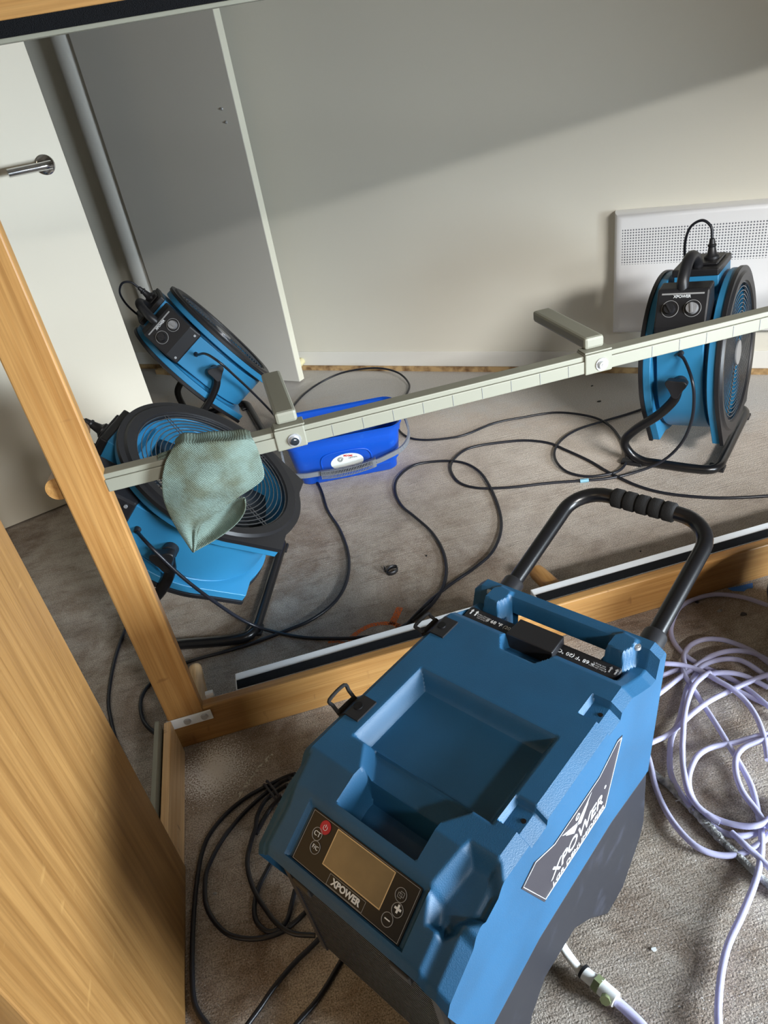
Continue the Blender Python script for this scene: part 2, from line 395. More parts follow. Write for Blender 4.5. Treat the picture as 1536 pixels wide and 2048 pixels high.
# jamb between the open door and the wall
P1 = Vector((0.152, 2.900, 0)); P2 = Vector((-0.375, 3.385, 0)); PD = (P2-P1).normalized(); PN = Vector((PD.y, -PD.x, 0))
if PN.y < 0: PN = -PN
jm = MB(); j0 = P2+PD*0.004
prof = [(0.0, 0.020), (0.02, 0.006), (0.045, 0.0), (0.085, 0.0), (0.105, 0.010), (0.115, 0.03), (0.118, 0.07), (0.118, 0.15), (0.0, 0.15)]
jm.prism(prof, lambda p, z: j0+PD*p[0]+PN*p[1]+Vector((0, 0, z)), 0.022, 2.1)
struct('trim_2', jm, M['wall_white'], smooth=50)
jm = MB(); jm.prism([(-0.02, -0.015), (0.13, -0.015), (0.14, 0.16), (-0.02, 0.16)], lambda p, z: j0+PD*p[0]+PN*p[1]+Vector((0, 0, z)), 0, 0.022)
struct('trim_3', jm, M['timber'])
# the open door leaf standing against the back wall
d1 = MB(); d1.prism([(0, 0), (0.705, 0), (0.705, 0.035), (0, 0.035)], lambda p, z: P1+PD*p[0]+PN*p[1]+Vector((0, 0, z)), 0.008, 2.04)
door1 = struct('door_1', d1, M['leafdoor'], bevel=0.001)
e = MB(); e.prism([(-0.0012, 0.0015), (0.0, 0.0015), (0.0, 0.0335), (-0.0012, 0.0335)], lambda p, z: P1+PD*p[0]+PN*p[1]+Vector((0, 0, z)), 0.009, 2.04)
e.build('door_edge', M['edge'], door1)
for z, s in ((1.042, 0.0625), (0.999, 0.057)):
    c = P1+PD*s+Vector((0, 0, z)); mb = MB(); mb.cyl(c, c-PN*0.003, 0.0055, 16, 0.004); mb.cyl(c-PN*0.003, c-PN*0.006, 0.002, 10)
    mb.build('screw', M['steel'], door1, smooth=40)
# the white door on the left with its lever
DA = Vector((-0.382, 2.427, 0)); DB = Vector((-0.952, 2.215, 0)); DD = (DB-DA).normalized(); DN = Vector((DD.y, -DD.x, 0))
if DN.y < 0: DN = -DN
d2 = MB(); d2.prism([(0, 0), (0.81, 0), (0.81, 0.038), (0, 0.038)], lambda p, z: DA+DD*p[0]+DN*p[1]+Vector((0, 0, z)), 0.006, 2.04)
door2 = struct('door_2', d2, M['door'], bevel=0.0015)
hc = DA+DD*0.060+Vector((0, 0, 0.998))
mb = MB(); mb.cyl(hc, hc-DN*0.006, 0.0265, 40, 0.0262); mb.cyl(hc-DN*0.006, hc-DN*0.009, 0.0262, 40, 0.022)
mb.cyl(hc-DN*0.009, hc-DN*0.045, 0.0105, 24)
mb.sweep(catmull([hc-DN*0.045-DD*0.008, hc-DN*0.050+DD*0.01, hc-DN*0.050+DD*0.05, hc-DN*0.050+DD*0.11], 5), [0.0115]*16, 10)
mb.build('door_handle', M['chrome'], door2, smooth=40)
# door stop on the skirting
s0 = wp(0.035, 0.0, 0.035)
t = MB(); t.cyl(wp(0.055, 0.0, 0.045), wp(0.055, 0.012, 0.045), 0.008, 16)
t.cyl(wp(0.055, 0.012, 0.045), wp(0.045, 0.075, 0.03), 0.0165, 24, 0.014)
tag(t.build('door_stop', M['rubber'], smooth=40, bevel=0.002), 'cream rubber door stop sticking out of the skirting at the open door', 'door stop')

# ------------------------------------------------------------------ panel heater
hloc = wp(1.375, 0.0, 0.163); hr = math.atan2(WD.y, WD.x)
h = thing('panel_heater', 'white wall panel heater with a perforated band, behind the right fan', 'heater', hloc, hr)
def hp(x, y, z): return Vector((x, -y, z))
mb = MB(); NX = 20
# front shell with rolled edges
prof = [(0.0, 0.0), (0.0, 0.02), (0.004, 0.04), (0.012, 0.054), (0.03, 0.06)]
HL = 0.80; HH = 0.405
ring = []
def hring(ins, dep):
    return [hp(ins, dep, ins*1.0), hp(HL-ins, dep, ins*1.0), hp(HL-ins, dep, HH-ins*0.6), hp(ins, dep, HH-ins*0.6)]
rings = [hring(a, d) for a, d in prof]
V = [p for r_ in rings for p in r_]; Fs = []
for i in range(len(rings)-1):
    for k in range(4):
        l = (k+1) % 4; Fs.append((i*4+k, i*4+l, i*4+4+l, i*4+4+k))
Fs.append(tuple(len(V)-4+k for k in range(4)))
mb.add(V, Fs); mb.build('front_panel', M['perf'], h, smooth=50)
mb = MB(); mb.box((0.1, -0.02, -0.004), (0.7, 0.0, 0.06)); mb.build('bracket', M['grey'], h)

# ------------------------------------------------------------------ bed frame lying on its side
BY = 1.066
bl = (-0.35, BY, 0)
bed = thing('bed_frame', 'bamboo bed frame standing on its side with a cream metal centre beam', 'bed frame', bl)
def bp_(name, mb, mt, **k): return mb.build(name, mt, bed, off=bl, **k)
side = bp_('side_rail', MB().box((-0.348, BY, 0.0), (1.75, BY+0.022, 0.092)), M['bam_x'], bevel=0.003)
MB().box((-0.26, BY+0.0205, 0.03), (1.75, BY+0.0222, 0.086)).build('rail_batten', M['bam_x'], side, off=bl, bevel=0.003)
bp_('side_rail', MB().box((-0.36, BY-0.004, 1.204), (1.75, BY+0.022, 1.33)), M['bam_x'], bevel=0.003)
bp_('velcro_strip', MB().box((-0.36, BY-0.002, 1.188), (1.7, BY+0.020, 1.2045)), M['velcro'])
bp_('ledger_rail', MB().box((-0.36, BY-0.003, 1.183), (1.7, BY+0.012, 1.188)), M['cream'], bevel=0.001)
def ledger(x0, x1):
    lr = bp_('ledger_rail', MB().box((x0, BY+0.0225, 0.060), (x1, BY+0.074, 0.0885)), M['white'], bevel=0.002)
    MB().box((x0+0.003, BY+0.026, 0.0885), (x1, BY+0.050, 0.0905)).build('velcro_strip', M['velcro'], lr, off=bl)
ledger(-0.208, 0.37); ledger(0.445, 1.70)
# end board (upright in this position)
bp_('end_board', MB().box((-0.346, BY-0.003, 0.083), (-0.276, BY+0.021, 1.28)), M['bam_z'], bevel=0.003)
br = MB(); br.box((-0.35, BY-0.0065, 0.062), (-0.262, BY-0.0035, 0.086))
bk = bp_('corner_bracket', br, M['white'], bevel=0.001)
for x in (-0.311, -0.277):
    mb = MB(); mb.cyl((x, BY-0.0065, 0.074), (x, BY-0.010, 0.074), 0.0075, 20, 0.006); mb.build('bolt', M['steel'], bk, off=bl, smooth=40)
bp_('bracket_tab', MB().box((-0.268, BY+0.024, 0.084), (-0.252, BY+0.034, 0.100)), M['white'], bevel=0.001)
# turned bamboo legs pointing away from the mattress side
def bleg(a, b2, r1, r2, mt='bam_y'):
    a = Vector(a); b2 = Vector(b2); d = (b2-a)
    mb = MB(); mb.sweep([a, a+d*0.5, a+d*0.93, a+d*0.985, b2], [r1, (r1+r2)/2, r2, r2*0.93, r2*0.7], 24)
    bp_('leg', mb, M[mt], smooth=50)
bleg((0.527, 1.088, 0.047), (0.498, 1.235, 0.055), 0.022, 0.019)
bleg((-0.285, 1.088, 0.035), (-0.300, 1.235, 0.055), 0.016, 0.014, 'bam_end')
bleg((-0.352, 1.075, 0.615), (-0.345, 1.315, 0.615), 0.019, 0.017)
# cream centre beam: an angled channel with folding legs
cb = MB(); cb.box((-0.278, BY-0.004, 0.5945), (1.75, BY+0.024, 0.6165))
cb.box((-0.278, BY-0.0015, 0.6165), (1.75, BY+0.024, 0.6255))
beam = bp_('centre_beam', cb, M['cream'], bevel=0.0015)
for x in [0.09+0.052*i for i in range(30)]:
    if abs(x-0.566) > 0.05: MB().box((x, BY-0.0046, 0.596), (x+0.0006, BY-0.0036, 0.6155)).build('seam', M['grey'], beam, off=bl)
for x, lt, dx in ((0.026, 0.205, -0.004), (0.566, 0.20, -0.010)):
    sl = MB(); sl.box((x-0.045, BY-0.0065, 0.592), (x+0.028, BY+0.027, 0.6265))
    sv = MB(); sv.box((x-0.03, BY-0.007, 0.5925), (x+0.02, BY+0.026, 0.628))
    cl = bp_('leg_bracket', sv, M['cream'], bevel=0.002)
    p = MB(); a = Vector((x-0.004, BY+0.012, 0.627)); 
    p.box((x-0.028, BY-0.002, 0.6275), (x+0.022, BY+0.026, 0.6305))
    p.build('bracket_plate', M['cream'], cl, off=bl, bevel=0.001)
    lg = MB(); lg.prism([(-0.018, -0.0105), (0.018, -0.0105), (0.018, 0.0105), (-0.018, 0.0105)],
        lambda q, tt: Vector((x-0.004+q[0]+dx*tt/lt, BY+0.010+tt*0.985, 0.641+q[1]+0.0*tt)), 0.0, lt)
    bp_('folding_leg', lg, M['cream'], bevel=0.005)
    bt = MB(); c = Vector((x, BY-0.007, 0.607)); n = Vector((0, -1, 0))
    bt.cyl(c, c+n*0.002, 0.0115, 28, 0.0112); bt.build('washer', M['steel'], cl, off=bl, smooth=40)
    bt = MB(); bt.cyl(c+n*0.002, c+n*0.007, 0.0078, 24, 0.007); bt.cyl(c+n*0.0069, c+n*0.0075, 0.0035, 6); bt.build('bolt', M['chrome'], cl, off=bl, smooth=40)

# ------------------------------------------------------------------ headboard panel
hb = thing('headboard_panel', 'wide bamboo headboard panel standing upright in the left foreground', 'headboard', (-0.335, 0.6, 0))
o = (-0.335, 0.6, 0)
MB().box((-0.362, 0.372, 0.0), (-0.336, 0.800, 1.45)).build('panel', M['bam_p'], hb, off=o, bevel=0.002)
MB().box((-0.352, 0.795, 0.0), (-0.338, 1.055, 0.092)).build('connecting_rail', M['bam_end'], hb, off=o, bevel=0.002)
MB().box((-0.366, 0.780, 0.03), (-0.357, 1.052, 0.104)).build('metal_strip', M['cream'], hb, off=o, bevel=0.001)

# ------------------------------------------------------------------ cloth over the beam
def cloth():
    S = lambda x, y: (300+x*0.16927, 850+y*0.16927)
    left = [(300, 225), (235, 330), (175, 450), (145, 590), (138, 700), (155, 860), (200, 1000), (280, 1160), (360, 1290), (440, 1410), (512, 1508)]
    right = [(1190, 130), (1262, 260), (1320, 430), (1352, 560), (1332, 650), (1220, 742), (1050, 850), (850, 985), (700, 1095), (600, 1190), (522, 1512)]
    top = [(300, 225), (400, 150), (540, 160), (700, 135), (900, 128), (1100, 108), (1190, 130)]
    l = catmull([(*S(*p), 0) for p in left], 4); r = catmull([(*S(*p), 0) for p in right], 4)
    tp = catmull([(*S(*p), 0) for p in top], 4)
    NU = 40; NV = len(l)-1; G = []
    for j in range(NV+1):
        row = []
        for i in range(NU+1):
            u = i/NU; p = l[j]*(1-u)+r[j]*u
            if j == 0:
                k = u*(len(tp)-1); a = int(min(k, len(tp)-2)); p = tp[a]*(1-(k-a))+tp[a+1]*(k-a)
            elif j < 12:
                k = u*(len(tp)-1); a = int(min(k, len(tp)-2)); q = tp[a]*(1-(k-a))+tp[a+1]*(k-a)
                base = l[0]*(1-u)+r[0]*u; p = p+(q-base)*(1-j/12)
            tj = j/NV
            # hangs over the front of the beam, billows a little and folds at the lower edges
            y = 1.048 - 0.014*math.sin(PI*min(1, tj*1.2)) - 0.010*math.sin(PI*u) + 0.004*math.sin(7*u+5*tj)
            y += 0.005*noise.noise(Vector((u*4, tj*5, 1)))
            if j == 0: y = 1.066
            elif j == 1: y = 1.054
            row.append(vp(p.x, p.y, y))
        G.append(row)
    # over the beam and down the back
    for k, (yy, dz) in enumerate(((1.080, 0.002), (1.094, -0.004), (1.098, -0.03), (1.100, -0.06))):
        row = []
        for i in range(NU+1):
            p = G[k][i].copy(); p = Vector((p.x, yy, G[k][i].z+dz-(0.0 if k else 0))); row.append(p)
        G.insert(0, row)
    mb = MB(); V = [p for row in G for p in row]; n = NU+1; Fs = [(j*n+i, j*n+i+1, (j+1)*n+i+1, (j+1)*n+i) for j in range(len(G)-1) for i in range(NU)]
    mb.add(V, Fs)
    # inner fold of the lower corner
    il = [(600, 1175), (570, 1260), (545, 1400), (514, 1508)]
    up_ = catmull([(*S(*p), 0) for p in [(560, 1200), (850, 960), (1000, 880), (1120, 850)]], 6)
    lo_ = catmull([(*S(*p), 0) for p in [(514, 1508), (800, 1345), (1010, 1185), (1110, 1050), (1132, 950), (1122, 870)]], 4)
    m2 = MB(); V = []; NN = 18; MM = 8
    for i in range(NN+1):
        u = i/NN
        ka = u*(len(up_)-1); a = int(min(ka, len(up_)-2)); A = up_[a].lerp(up_[a+1], ka-a)
        ka = u*(len(lo_)-1); a = int(min(ka, len(lo_)-2)); B = lo_[a].lerp(lo_[a+1], ka-a)
        for j in range(MM+1):
            t_ = j/MM; p = A.lerp(B, t_)
            y = 1.046+0.022*math.sin(PI*min(1, t_*0.9+0.1))*math.sin(PI*min(1, u+0.1)) - 0.008*(t_**3)
            V.append(vp(p.x, p.y, y))
    k = MM+1; m2.add(V, [(i*k+j, (i+1)*k+j, (i+1)*k+j+1, i*k+j+1) for i in range(NN) for j in range(MM)])
    mb.add(m2.v, m2.f)
    # bunched end lying on the beam, left of the main fold
    b3 = []
    for i in range(9):
        u = i/8
        for j in range(5):
            v_ = j/4; q = Vector((90+200*u, 345-70*u+ (75-10*u)*v_, 0)); 
            b3.append(vp(*S(q.x, q.y), 1.075-0.012*v_-0.004*math.sin(9*v_)))
    mb.add(b3, [(i*5+j, (i+1)*5+j, (i+1)*5+j+1, i*5+j+1) for i in range(8) for j in range(4)])
    ob = mb.build('microfibre_cloth', M['cloth'], smooth=70, fix=False)
    s = ob.modifiers.new('thick', 'SOLIDIFY'); s.thickness = 0.0028; s.offset = 0
    sd = ob.modifiers.new('sub', 'SUBSURF'); sd.levels = 1; sd.render_levels = 1
    tag(ob, 'pale green grubby microfibre cloth draped over the cream metal beam', 'cloth')
cloth()

# ------------------------------------------------------------------ text helper
def text(body, size, mt, parent, m, name='lettering', ext=0.0003, bold=0.0, xs=1.0, shear=0.0):
    cu = bpy.data.curves.new(name, 'FONT'); cu.body = body; cu.size = size; cu.extrude = ext; cu.offset = bold*size
    cu.align_x = 'CENTER'; cu.align_y = 'CENTER'; cu.shear = shear; cu.resolution_u = 3
    t_ = bpy.data.objects.new(name+'_curve', cu); C.objects.link(t_)
    dg = bpy.context.evaluated_depsgraph_get()
    me = bpy.data.meshes.new_from_object(t_.evaluated_get(dg)); me.name = name
    bpy.data.objects.remove(t_)
    me.transform(m @ Matrix.Diagonal((xs, 1, 1, 1)))
    me.materials.clear(); me.materials.append(mt)
    ob = bpy.data.objects.new(name, me); C.objects.link(ob); ob.parent = parent
    return ob
def frame(o, x, y):                              # text frame: origin, reading direction, up direction
    x = Vector(x).normalized(); y = Vector(y); y = (y-y.dot(x)*x).normalized(); z = x.cross(y)
    m = Matrix((x, y, z)).transposed().to_4x4(); m.translation = Vector(o); return m

# ------------------------------------------------------------------ axial fans
glands = []
def fan(label, loc, az, tilt, zc):
    f = thing('air_mover_fan', label, 'fan', (loc[0], loc[1], 0), az, 'blue drum fans on tube stands')
    RF, RB, D2 = 0.228, 0.196, 0.1005
    T = Matrix.Translation((0, 0, zc)) @ Matrix.Rotation(-tilt, 4, 'Y')
    def B(name, mb, mt, par=f, **k): return mb.build(name, mt, par, m=T, **k)
    ax = lambda a, c, s: Vector((a, c, s))
    # outline of the flange with its two feet
    def outline(rad, n=120):
        pts = []; tq, cq, iq = (0.2115, -0.085), (0.150, -0.2125), (0.088, -0.2105)
        g = rad/0.228
        def hit(a):      # distance to the foot outline along angle a (right-hand side)
            best = rad
            for (p, q) in ((tq, cq), (cq, iq)):
                p = (p[0]*g, p[1]*g); q = (q[0]*g, q[1]*g)
                ca, sa = math.cos(a), math.sin(a); ex, ez = q[0]-p[0], q[1]-p[1]
                den = ca*ez-sa*ex
                if abs(den) < 1e-9: continue
                t_ = (p[0]*ez-p[1]*ex)/den; u_ = (p[0]*sa-p[1]*ca)/den
                if -0.001 <= u_ <= 1.001 and t_ > best: best = t_
            return best
        ca_ = math.atan2(cq[1], cq[0])
        angs = [2*PI*k/n for k in range(n)]+[ca_, PI-ca_]
        for a in angs:
            b_ = a if math.cos(a) >= 0 else PI-a
            b_ = math.atan2(math.sin(b_), math.cos(b_)); r_ = hit(b_)
            pts.append((a, r_*math.cos(a), r_*math.sin(a)))
        pts.sort(key=lambda p: p[0] % (2*PI))
        return [(y, z) for _, y, z in pts]
    def ringplate(mb, out, rin, x0, x1):
        n = len(out); V = []
        for (y, z) in out:
            a = math.atan2(z, y); iy, iz = rin*math.cos(a), rin*math.sin(a)
            V += [Vector((x0, y, z)), Vector((x1, y, z)), Vector((x1, iy, iz)), Vector((x0, iy, iz))]
        Fs = []
        for i in range(n):
            j = (i+1) % n
            for a_, b_ in ((0, 1), (1, 2), (2, 3), (3, 0)): Fs.append((i*4+a_, i*4+b_, j*4+b_, j*4+a_))
        mb.add(V, Fs)
    # drum body with its step rings
    mb = MB()
    mb.lathe([(-D2+0.016, 0.203), (-D2+0.03, 0.200), (-D2+0.036, RB-0.006), (D2-0.036, RB-0.006), (D2-0.03, 0.200), (D2-0.016, 0.203), (D2-0.016, 0.187), (-D2+0.016, 0.187)], ax, 72, True)
    ringplate(mb, outline(RF-0.004), 0.188, D2-0.030, D2-0.010); ringplate(mb, outline(RF-0.004), 0.188, -D2+0.010, -D2+0.030)
    # squared saddle carrying the controls
    sad = [(-0.203, 0.12)]+[(0.2075*math.cos(math.radians(a)), 0.2075*math.sin(math.radians(a))) for a in range(184, 357, 6)]+[(0.203, 0.12), (0.14, 0.175), (-0.14, 0.175)]
    inn = [(0.187*math.cos(math.atan2(z, y)), 0.187*math.sin(math.atan2(z, y))) for y, z in sad]
    V = []; n = len(sad)
    for i in range(n):
        V += [Vector((-0.058, *sad[i])), Vector((0.058, *sad[i])), Vector((0.058, *inn[i])), Vector((-0.058, *inn[i]))]
    mb.add(V, [(i*4+a_, i*4+b_, ((i+1) % n)*4+b_, ((i+1) % n)*4+a_) for i in range(n) for a_, b_ in ((0, 1), (1, 2), (2, 3), (3, 0))])
    # socket tower on top
    mb.box((-0.052, -0.055, 0.16), (0.058, 0.085, 0.232))
    B('drum', mb, M['blue'], smooth=32, bevel=0.0015)
    for sx_ in (1, -1):
        mb = MB(); o0, o1 = sorted((sx_*(D2-0.010), sx_*D2)); ringplate(mb, outline(RF), 0.186, o0, o1)
        mb.lathe([(sx_*D2, 0.215), (sx_*(D2+0.006), 0.210), (sx_*(D2+0.004), 0.190), (sx_*(D2-0.012), 0.184), (sx_*(D2-0.012), 0.190)], ax, 72)
        B('rim', mb, M['black'], smooth=35)
    # grilles
    for sx_ in (1, -1):
        mb = MB(); x = sx_*(D2-0.002)
        for k in range(15):
            r_ = 0.036+k*0.0107
            mb.sweep([Vector((x, r_*math.cos(2*PI*i/56), r_*math.sin(2*PI*i/56))) for i in range(56)], 0.0013, 4, closed=True)
        for k in range(4):
            a = PI/4+k*PI/2+0.25
            d = Vector((0, math.cos(a), math.sin(a))); q = Vector((0, -math.sin(a), math.cos(a)))
            for s in (-0.0045, 0.0045):
                mb.sweep([d*0.03+q*s+Vector((x-sx_*0.002, 0, 0)), d*0.196+q*s+Vector((x-sx_*0.002, 0, 0))], 0.0012, 4)
        gr = B('grille', mb, M['wire'], smooth=60)
        c = Vector((x+sx_*0.002, 0, 0))
        mb = MB(); mb.cyl(c-Vector((0.002, 0, 0)), c+Vector((0.002, 0, 0)), 0.033, 32); B('badge', mb, M['silver'], gr, smooth=40)
        for k in range(4):
            a = PI/4+k*PI/2+0.25; d = Vector((0, math.cos(a), math.sin(a)))
            mb = MB(); mb.box((x-0.004, -0.009, -0.006), (x+0.004, 0.009, 0.006), Matrix.Translation(d*0.199) @ Matrix.Rotation(a, 4, 'X'))
            B('grille_clip', mb, M['black'], gr, bevel=0.001)
    # impeller and motor
    mb = MB(); mb.cyl((-0.05, 0, 0), (0.045, 0, 0), 0.055, 32)
    B('motor', mb, M['black'], smooth=40)
    mb = MB()
    for k in range(6):
        a0 = k*PI/3; V = []
        for i in range(7):
            r_ = 0.05+0.125*i/6
            for j in range(5):
                t_ = j/4-0.5; a = a0+t_*0.85-0.35*(i/6)
                V.append(Vector((t_*0.075*(1-0.35*i/6)+0.01, r_*math.cos(a), r_*math.sin(a))))
        Fs = [(i*5+j, i*5+j+1, (i+1)*5+j+1, (i+1)*5+j) for i in range(6) for j in range(4)]
        mb.add(V, Fs)
    im = B('impeller', mb, M['dblue'], smooth=60, fix=False)
    sd = im.modifiers.new('thick', 'SOLIDIFY'); sd.thickness = 0.003
    # control box
    CP = [(-0.209, 0.104), (-0.212, 0.150), (-0.166, 0.232), (-0.120, 0.238), (-0.115, 0.12), (-0.17, 0.10)]
    mb = MB(); mb.prism(CP, lambda p, x: Vector((x, p[0], p[1])), -0.062, 0.064)
    cb_ = B('control_box', mb, M['black'], bevel=0.005)
    d = Vector((0, -0.166+0.212, 0.232-0.150)).normalized(); nrm = Vector((0, -d.z, d.y)); o0 = Vector((0, -0.212, 0.150))
    for x, col, r_ in ((-0.026, 'black', 0.0135), (0.028, 'silver', 0.0145)):
        c = o0+d*0.045+Vector((x, 0, 0))
        mb = MB(); mb.sweep([c+nrm*0.001+0.0205*(math.cos(2*PI*i/32)*Vector((1, 0, 0))+math.sin(2*PI*i/32)*d) for i in range(32)], 0.0008, 4, closed=True)
        B('dial_ring', mb, M['grey_ink'], cb_)
        mb = MB(); mb.cyl(c, c+nrm*0.013, r_, 28, r_*0.9)
        mb.box((-0.002, -0.012, 0), (0.002, 0.012, 0.004), frame(c+nrm*0.0125, (1, 0, 0.2) if x > 0 else (1, 0.4, 0.5), d))
        B('knob', mb, M[col], cb_, smooth=40)
    mb = MB(); mb.box((-0.050, -0.003, -0.0006), (0.052, 0.001, 0.0008), frame(o0+d*0.083+nrm*0.0003, (1, 0, 0), d)); 
    B('panel_line', mb, M['grey_ink'], cb_)
    text('XPOWER', 0.010, M['white_ink'], cb_, T @ frame(o0+d*0.075+nrm*0.0012+Vector((0.0, 0, 0)), (1, 0, 0), d), bold=0.02)
    for x in (-0.047, 0.049):
        mb = MB(); mb.cyl((x, -0.2105, 0.121), (x, -0.2135, 0.121), 0.004, 12); B('screw', mb, M['steel'], cb_, smooth=40)
    # socket cap, handle, plug with its looping lead
    mb = MB(); mb.box((-0.056, -0.060, 0.230), (0.060, 0.088, 0.249)); mb.box((-0.030, -0.03, 0.249), (0.05, 0.07, 0.256))
    B('socket_cap', mb, M['black'], bevel=0.004)
    hpts = catmull([(-0.004, -0.155, 0.215), (-0.004, -0.150, 0.250), (-0.002, -0.115, 0.284), (0.0, -0.075, 0.288), (0.002, -0.045, 0.268), (0.002, -0.035, 0.245)], 6)
    B('carry_handle', MB().sweep(hpts, 0.0145, 14), M['black'], smooth=60)
    mb = MB(); mb.lathe([(0.250, 0.0), (0.250, 0.019), (0.262, 0.019), (0.268, 0.012), (0.285, 0.009), (0.287, 0.011), (0.291, 0.011), (0.293, 0.008), (0.305, 0.0065), (0.31, 0.0)], lambda a, c, s: Vector((0.026+c, 0.015+s, a)), 20)
    pl_ = B('plug', mb, M['black'], smooth=45)
    lp = catmull([(0.026, 0.015, 0.305), (0.022, 0.018, 0.335), (0.0, 0.022, 0.352), (-0.030, 0.03, 0.338), (-0.048, 0.045, 0.300), (-0.056, 0.07, 0.25), (-0.058, 0.11, 0.21)], 8)
    B('lead', MB().sweep(lp, 0.0036, 8), M['cord'], pl_, smooth=60)
    # cord gland on the side
    mb = MB(); mb.cyl((0.004, -0.200, 0.078), (0.004, -0.214, 0.076), 0.0085, 16, 0.006); glands.append(Matrix.Translation((loc[0], loc[1], 0)) @ Matrix.Rotation(az, 4, 'Z') @ T @ Vector((0.004, -0.213, 0.076))); B('cord_gland', mb, M['black'], smooth=40)
    # tube stand
    zf = 0.0135; k = zc-zf
    sidep = [(0.004, -0.232, zc-0.01), (-0.006, -0.232, zc-0.045), (-0.045, -0.229, zc-0.095), (-0.105, -0.222, zc-0.150), (-0.136, -0.216, zc-0.195 if k > 0.24 else zc-0.18),
             (-0.120, -0.211, zf+0.022), (-0.085, -0.209, zf+0.002), (-0.04, -0.208, zf), (0.05, -0.207, zf), (0.095, -0.199, zf), (0.112, -0.172, zf), (0.114, -0.12, zf)]
    path = sidep+[(0.114, 0.0, zf)]+[(x, -y, z) for x, y, z in reversed(sidep)]
    MB().sweep(catmull(path, 6), 0.0128, 14).build('stand', M['tube'], f, smooth=60)
    for sy in (-1, 1):
        y = sy*0.226
        mb = MB(); c = Vector((0.004, y, zc)); nn = Vector((0, sy, 0))
        mb.cyl(Vector((0.004, sy*0.205, zc)), c, 0.017, 20)
        pts = []
        for i in range(42):
            a = 2*PI*i/42; r_ = 0.019+0.011*(0.5+0.5*math.cos(3*(a-PI/2-PI/3)))**1.6
            pts.append((r_*math.cos(a), r_*math.sin(a)))
        mb.prism(pts, lambda p, t_: c+Vector((p[0], 0, p[1]+0.004))+nn*t_, 0.014, 0.036)
        mb.build('tilt_knob', M['black'], f, smooth=35, bevel=0.002)
        mb = MB(); mb.box((-0.145, min(sy*0.198, sy*0.222), 0.0), (-0.085, max(sy*0.198, sy*0.222), 0.012))
        mb.build('foot', M['black'], f, bevel=0.003)
        mb = MB(); mb.box((0.085, min(sy*0.150, sy*0.185), 0.0), (0.128, max(sy*0.150, sy*0.185), 0.009)); mb.build('foot', M['black'], f, bevel=0.002)
    return f
fan('blue drum fan tilted upwards in the corner between the two doors', (-0.174, 2.587), math.radians(6.8), math.radians(33.5), 0.314)
fan('blue drum fan behind the draped cloth, grille tipped up to the viewer', (-0.222, 1.556), math.radians(-17.5), math.radians(47.5), 0.289)
fan('upright blue drum fan in front of the white wall heater', (1.21, 1.703), math.radians(-47.2), math.radians(4), 0.27)

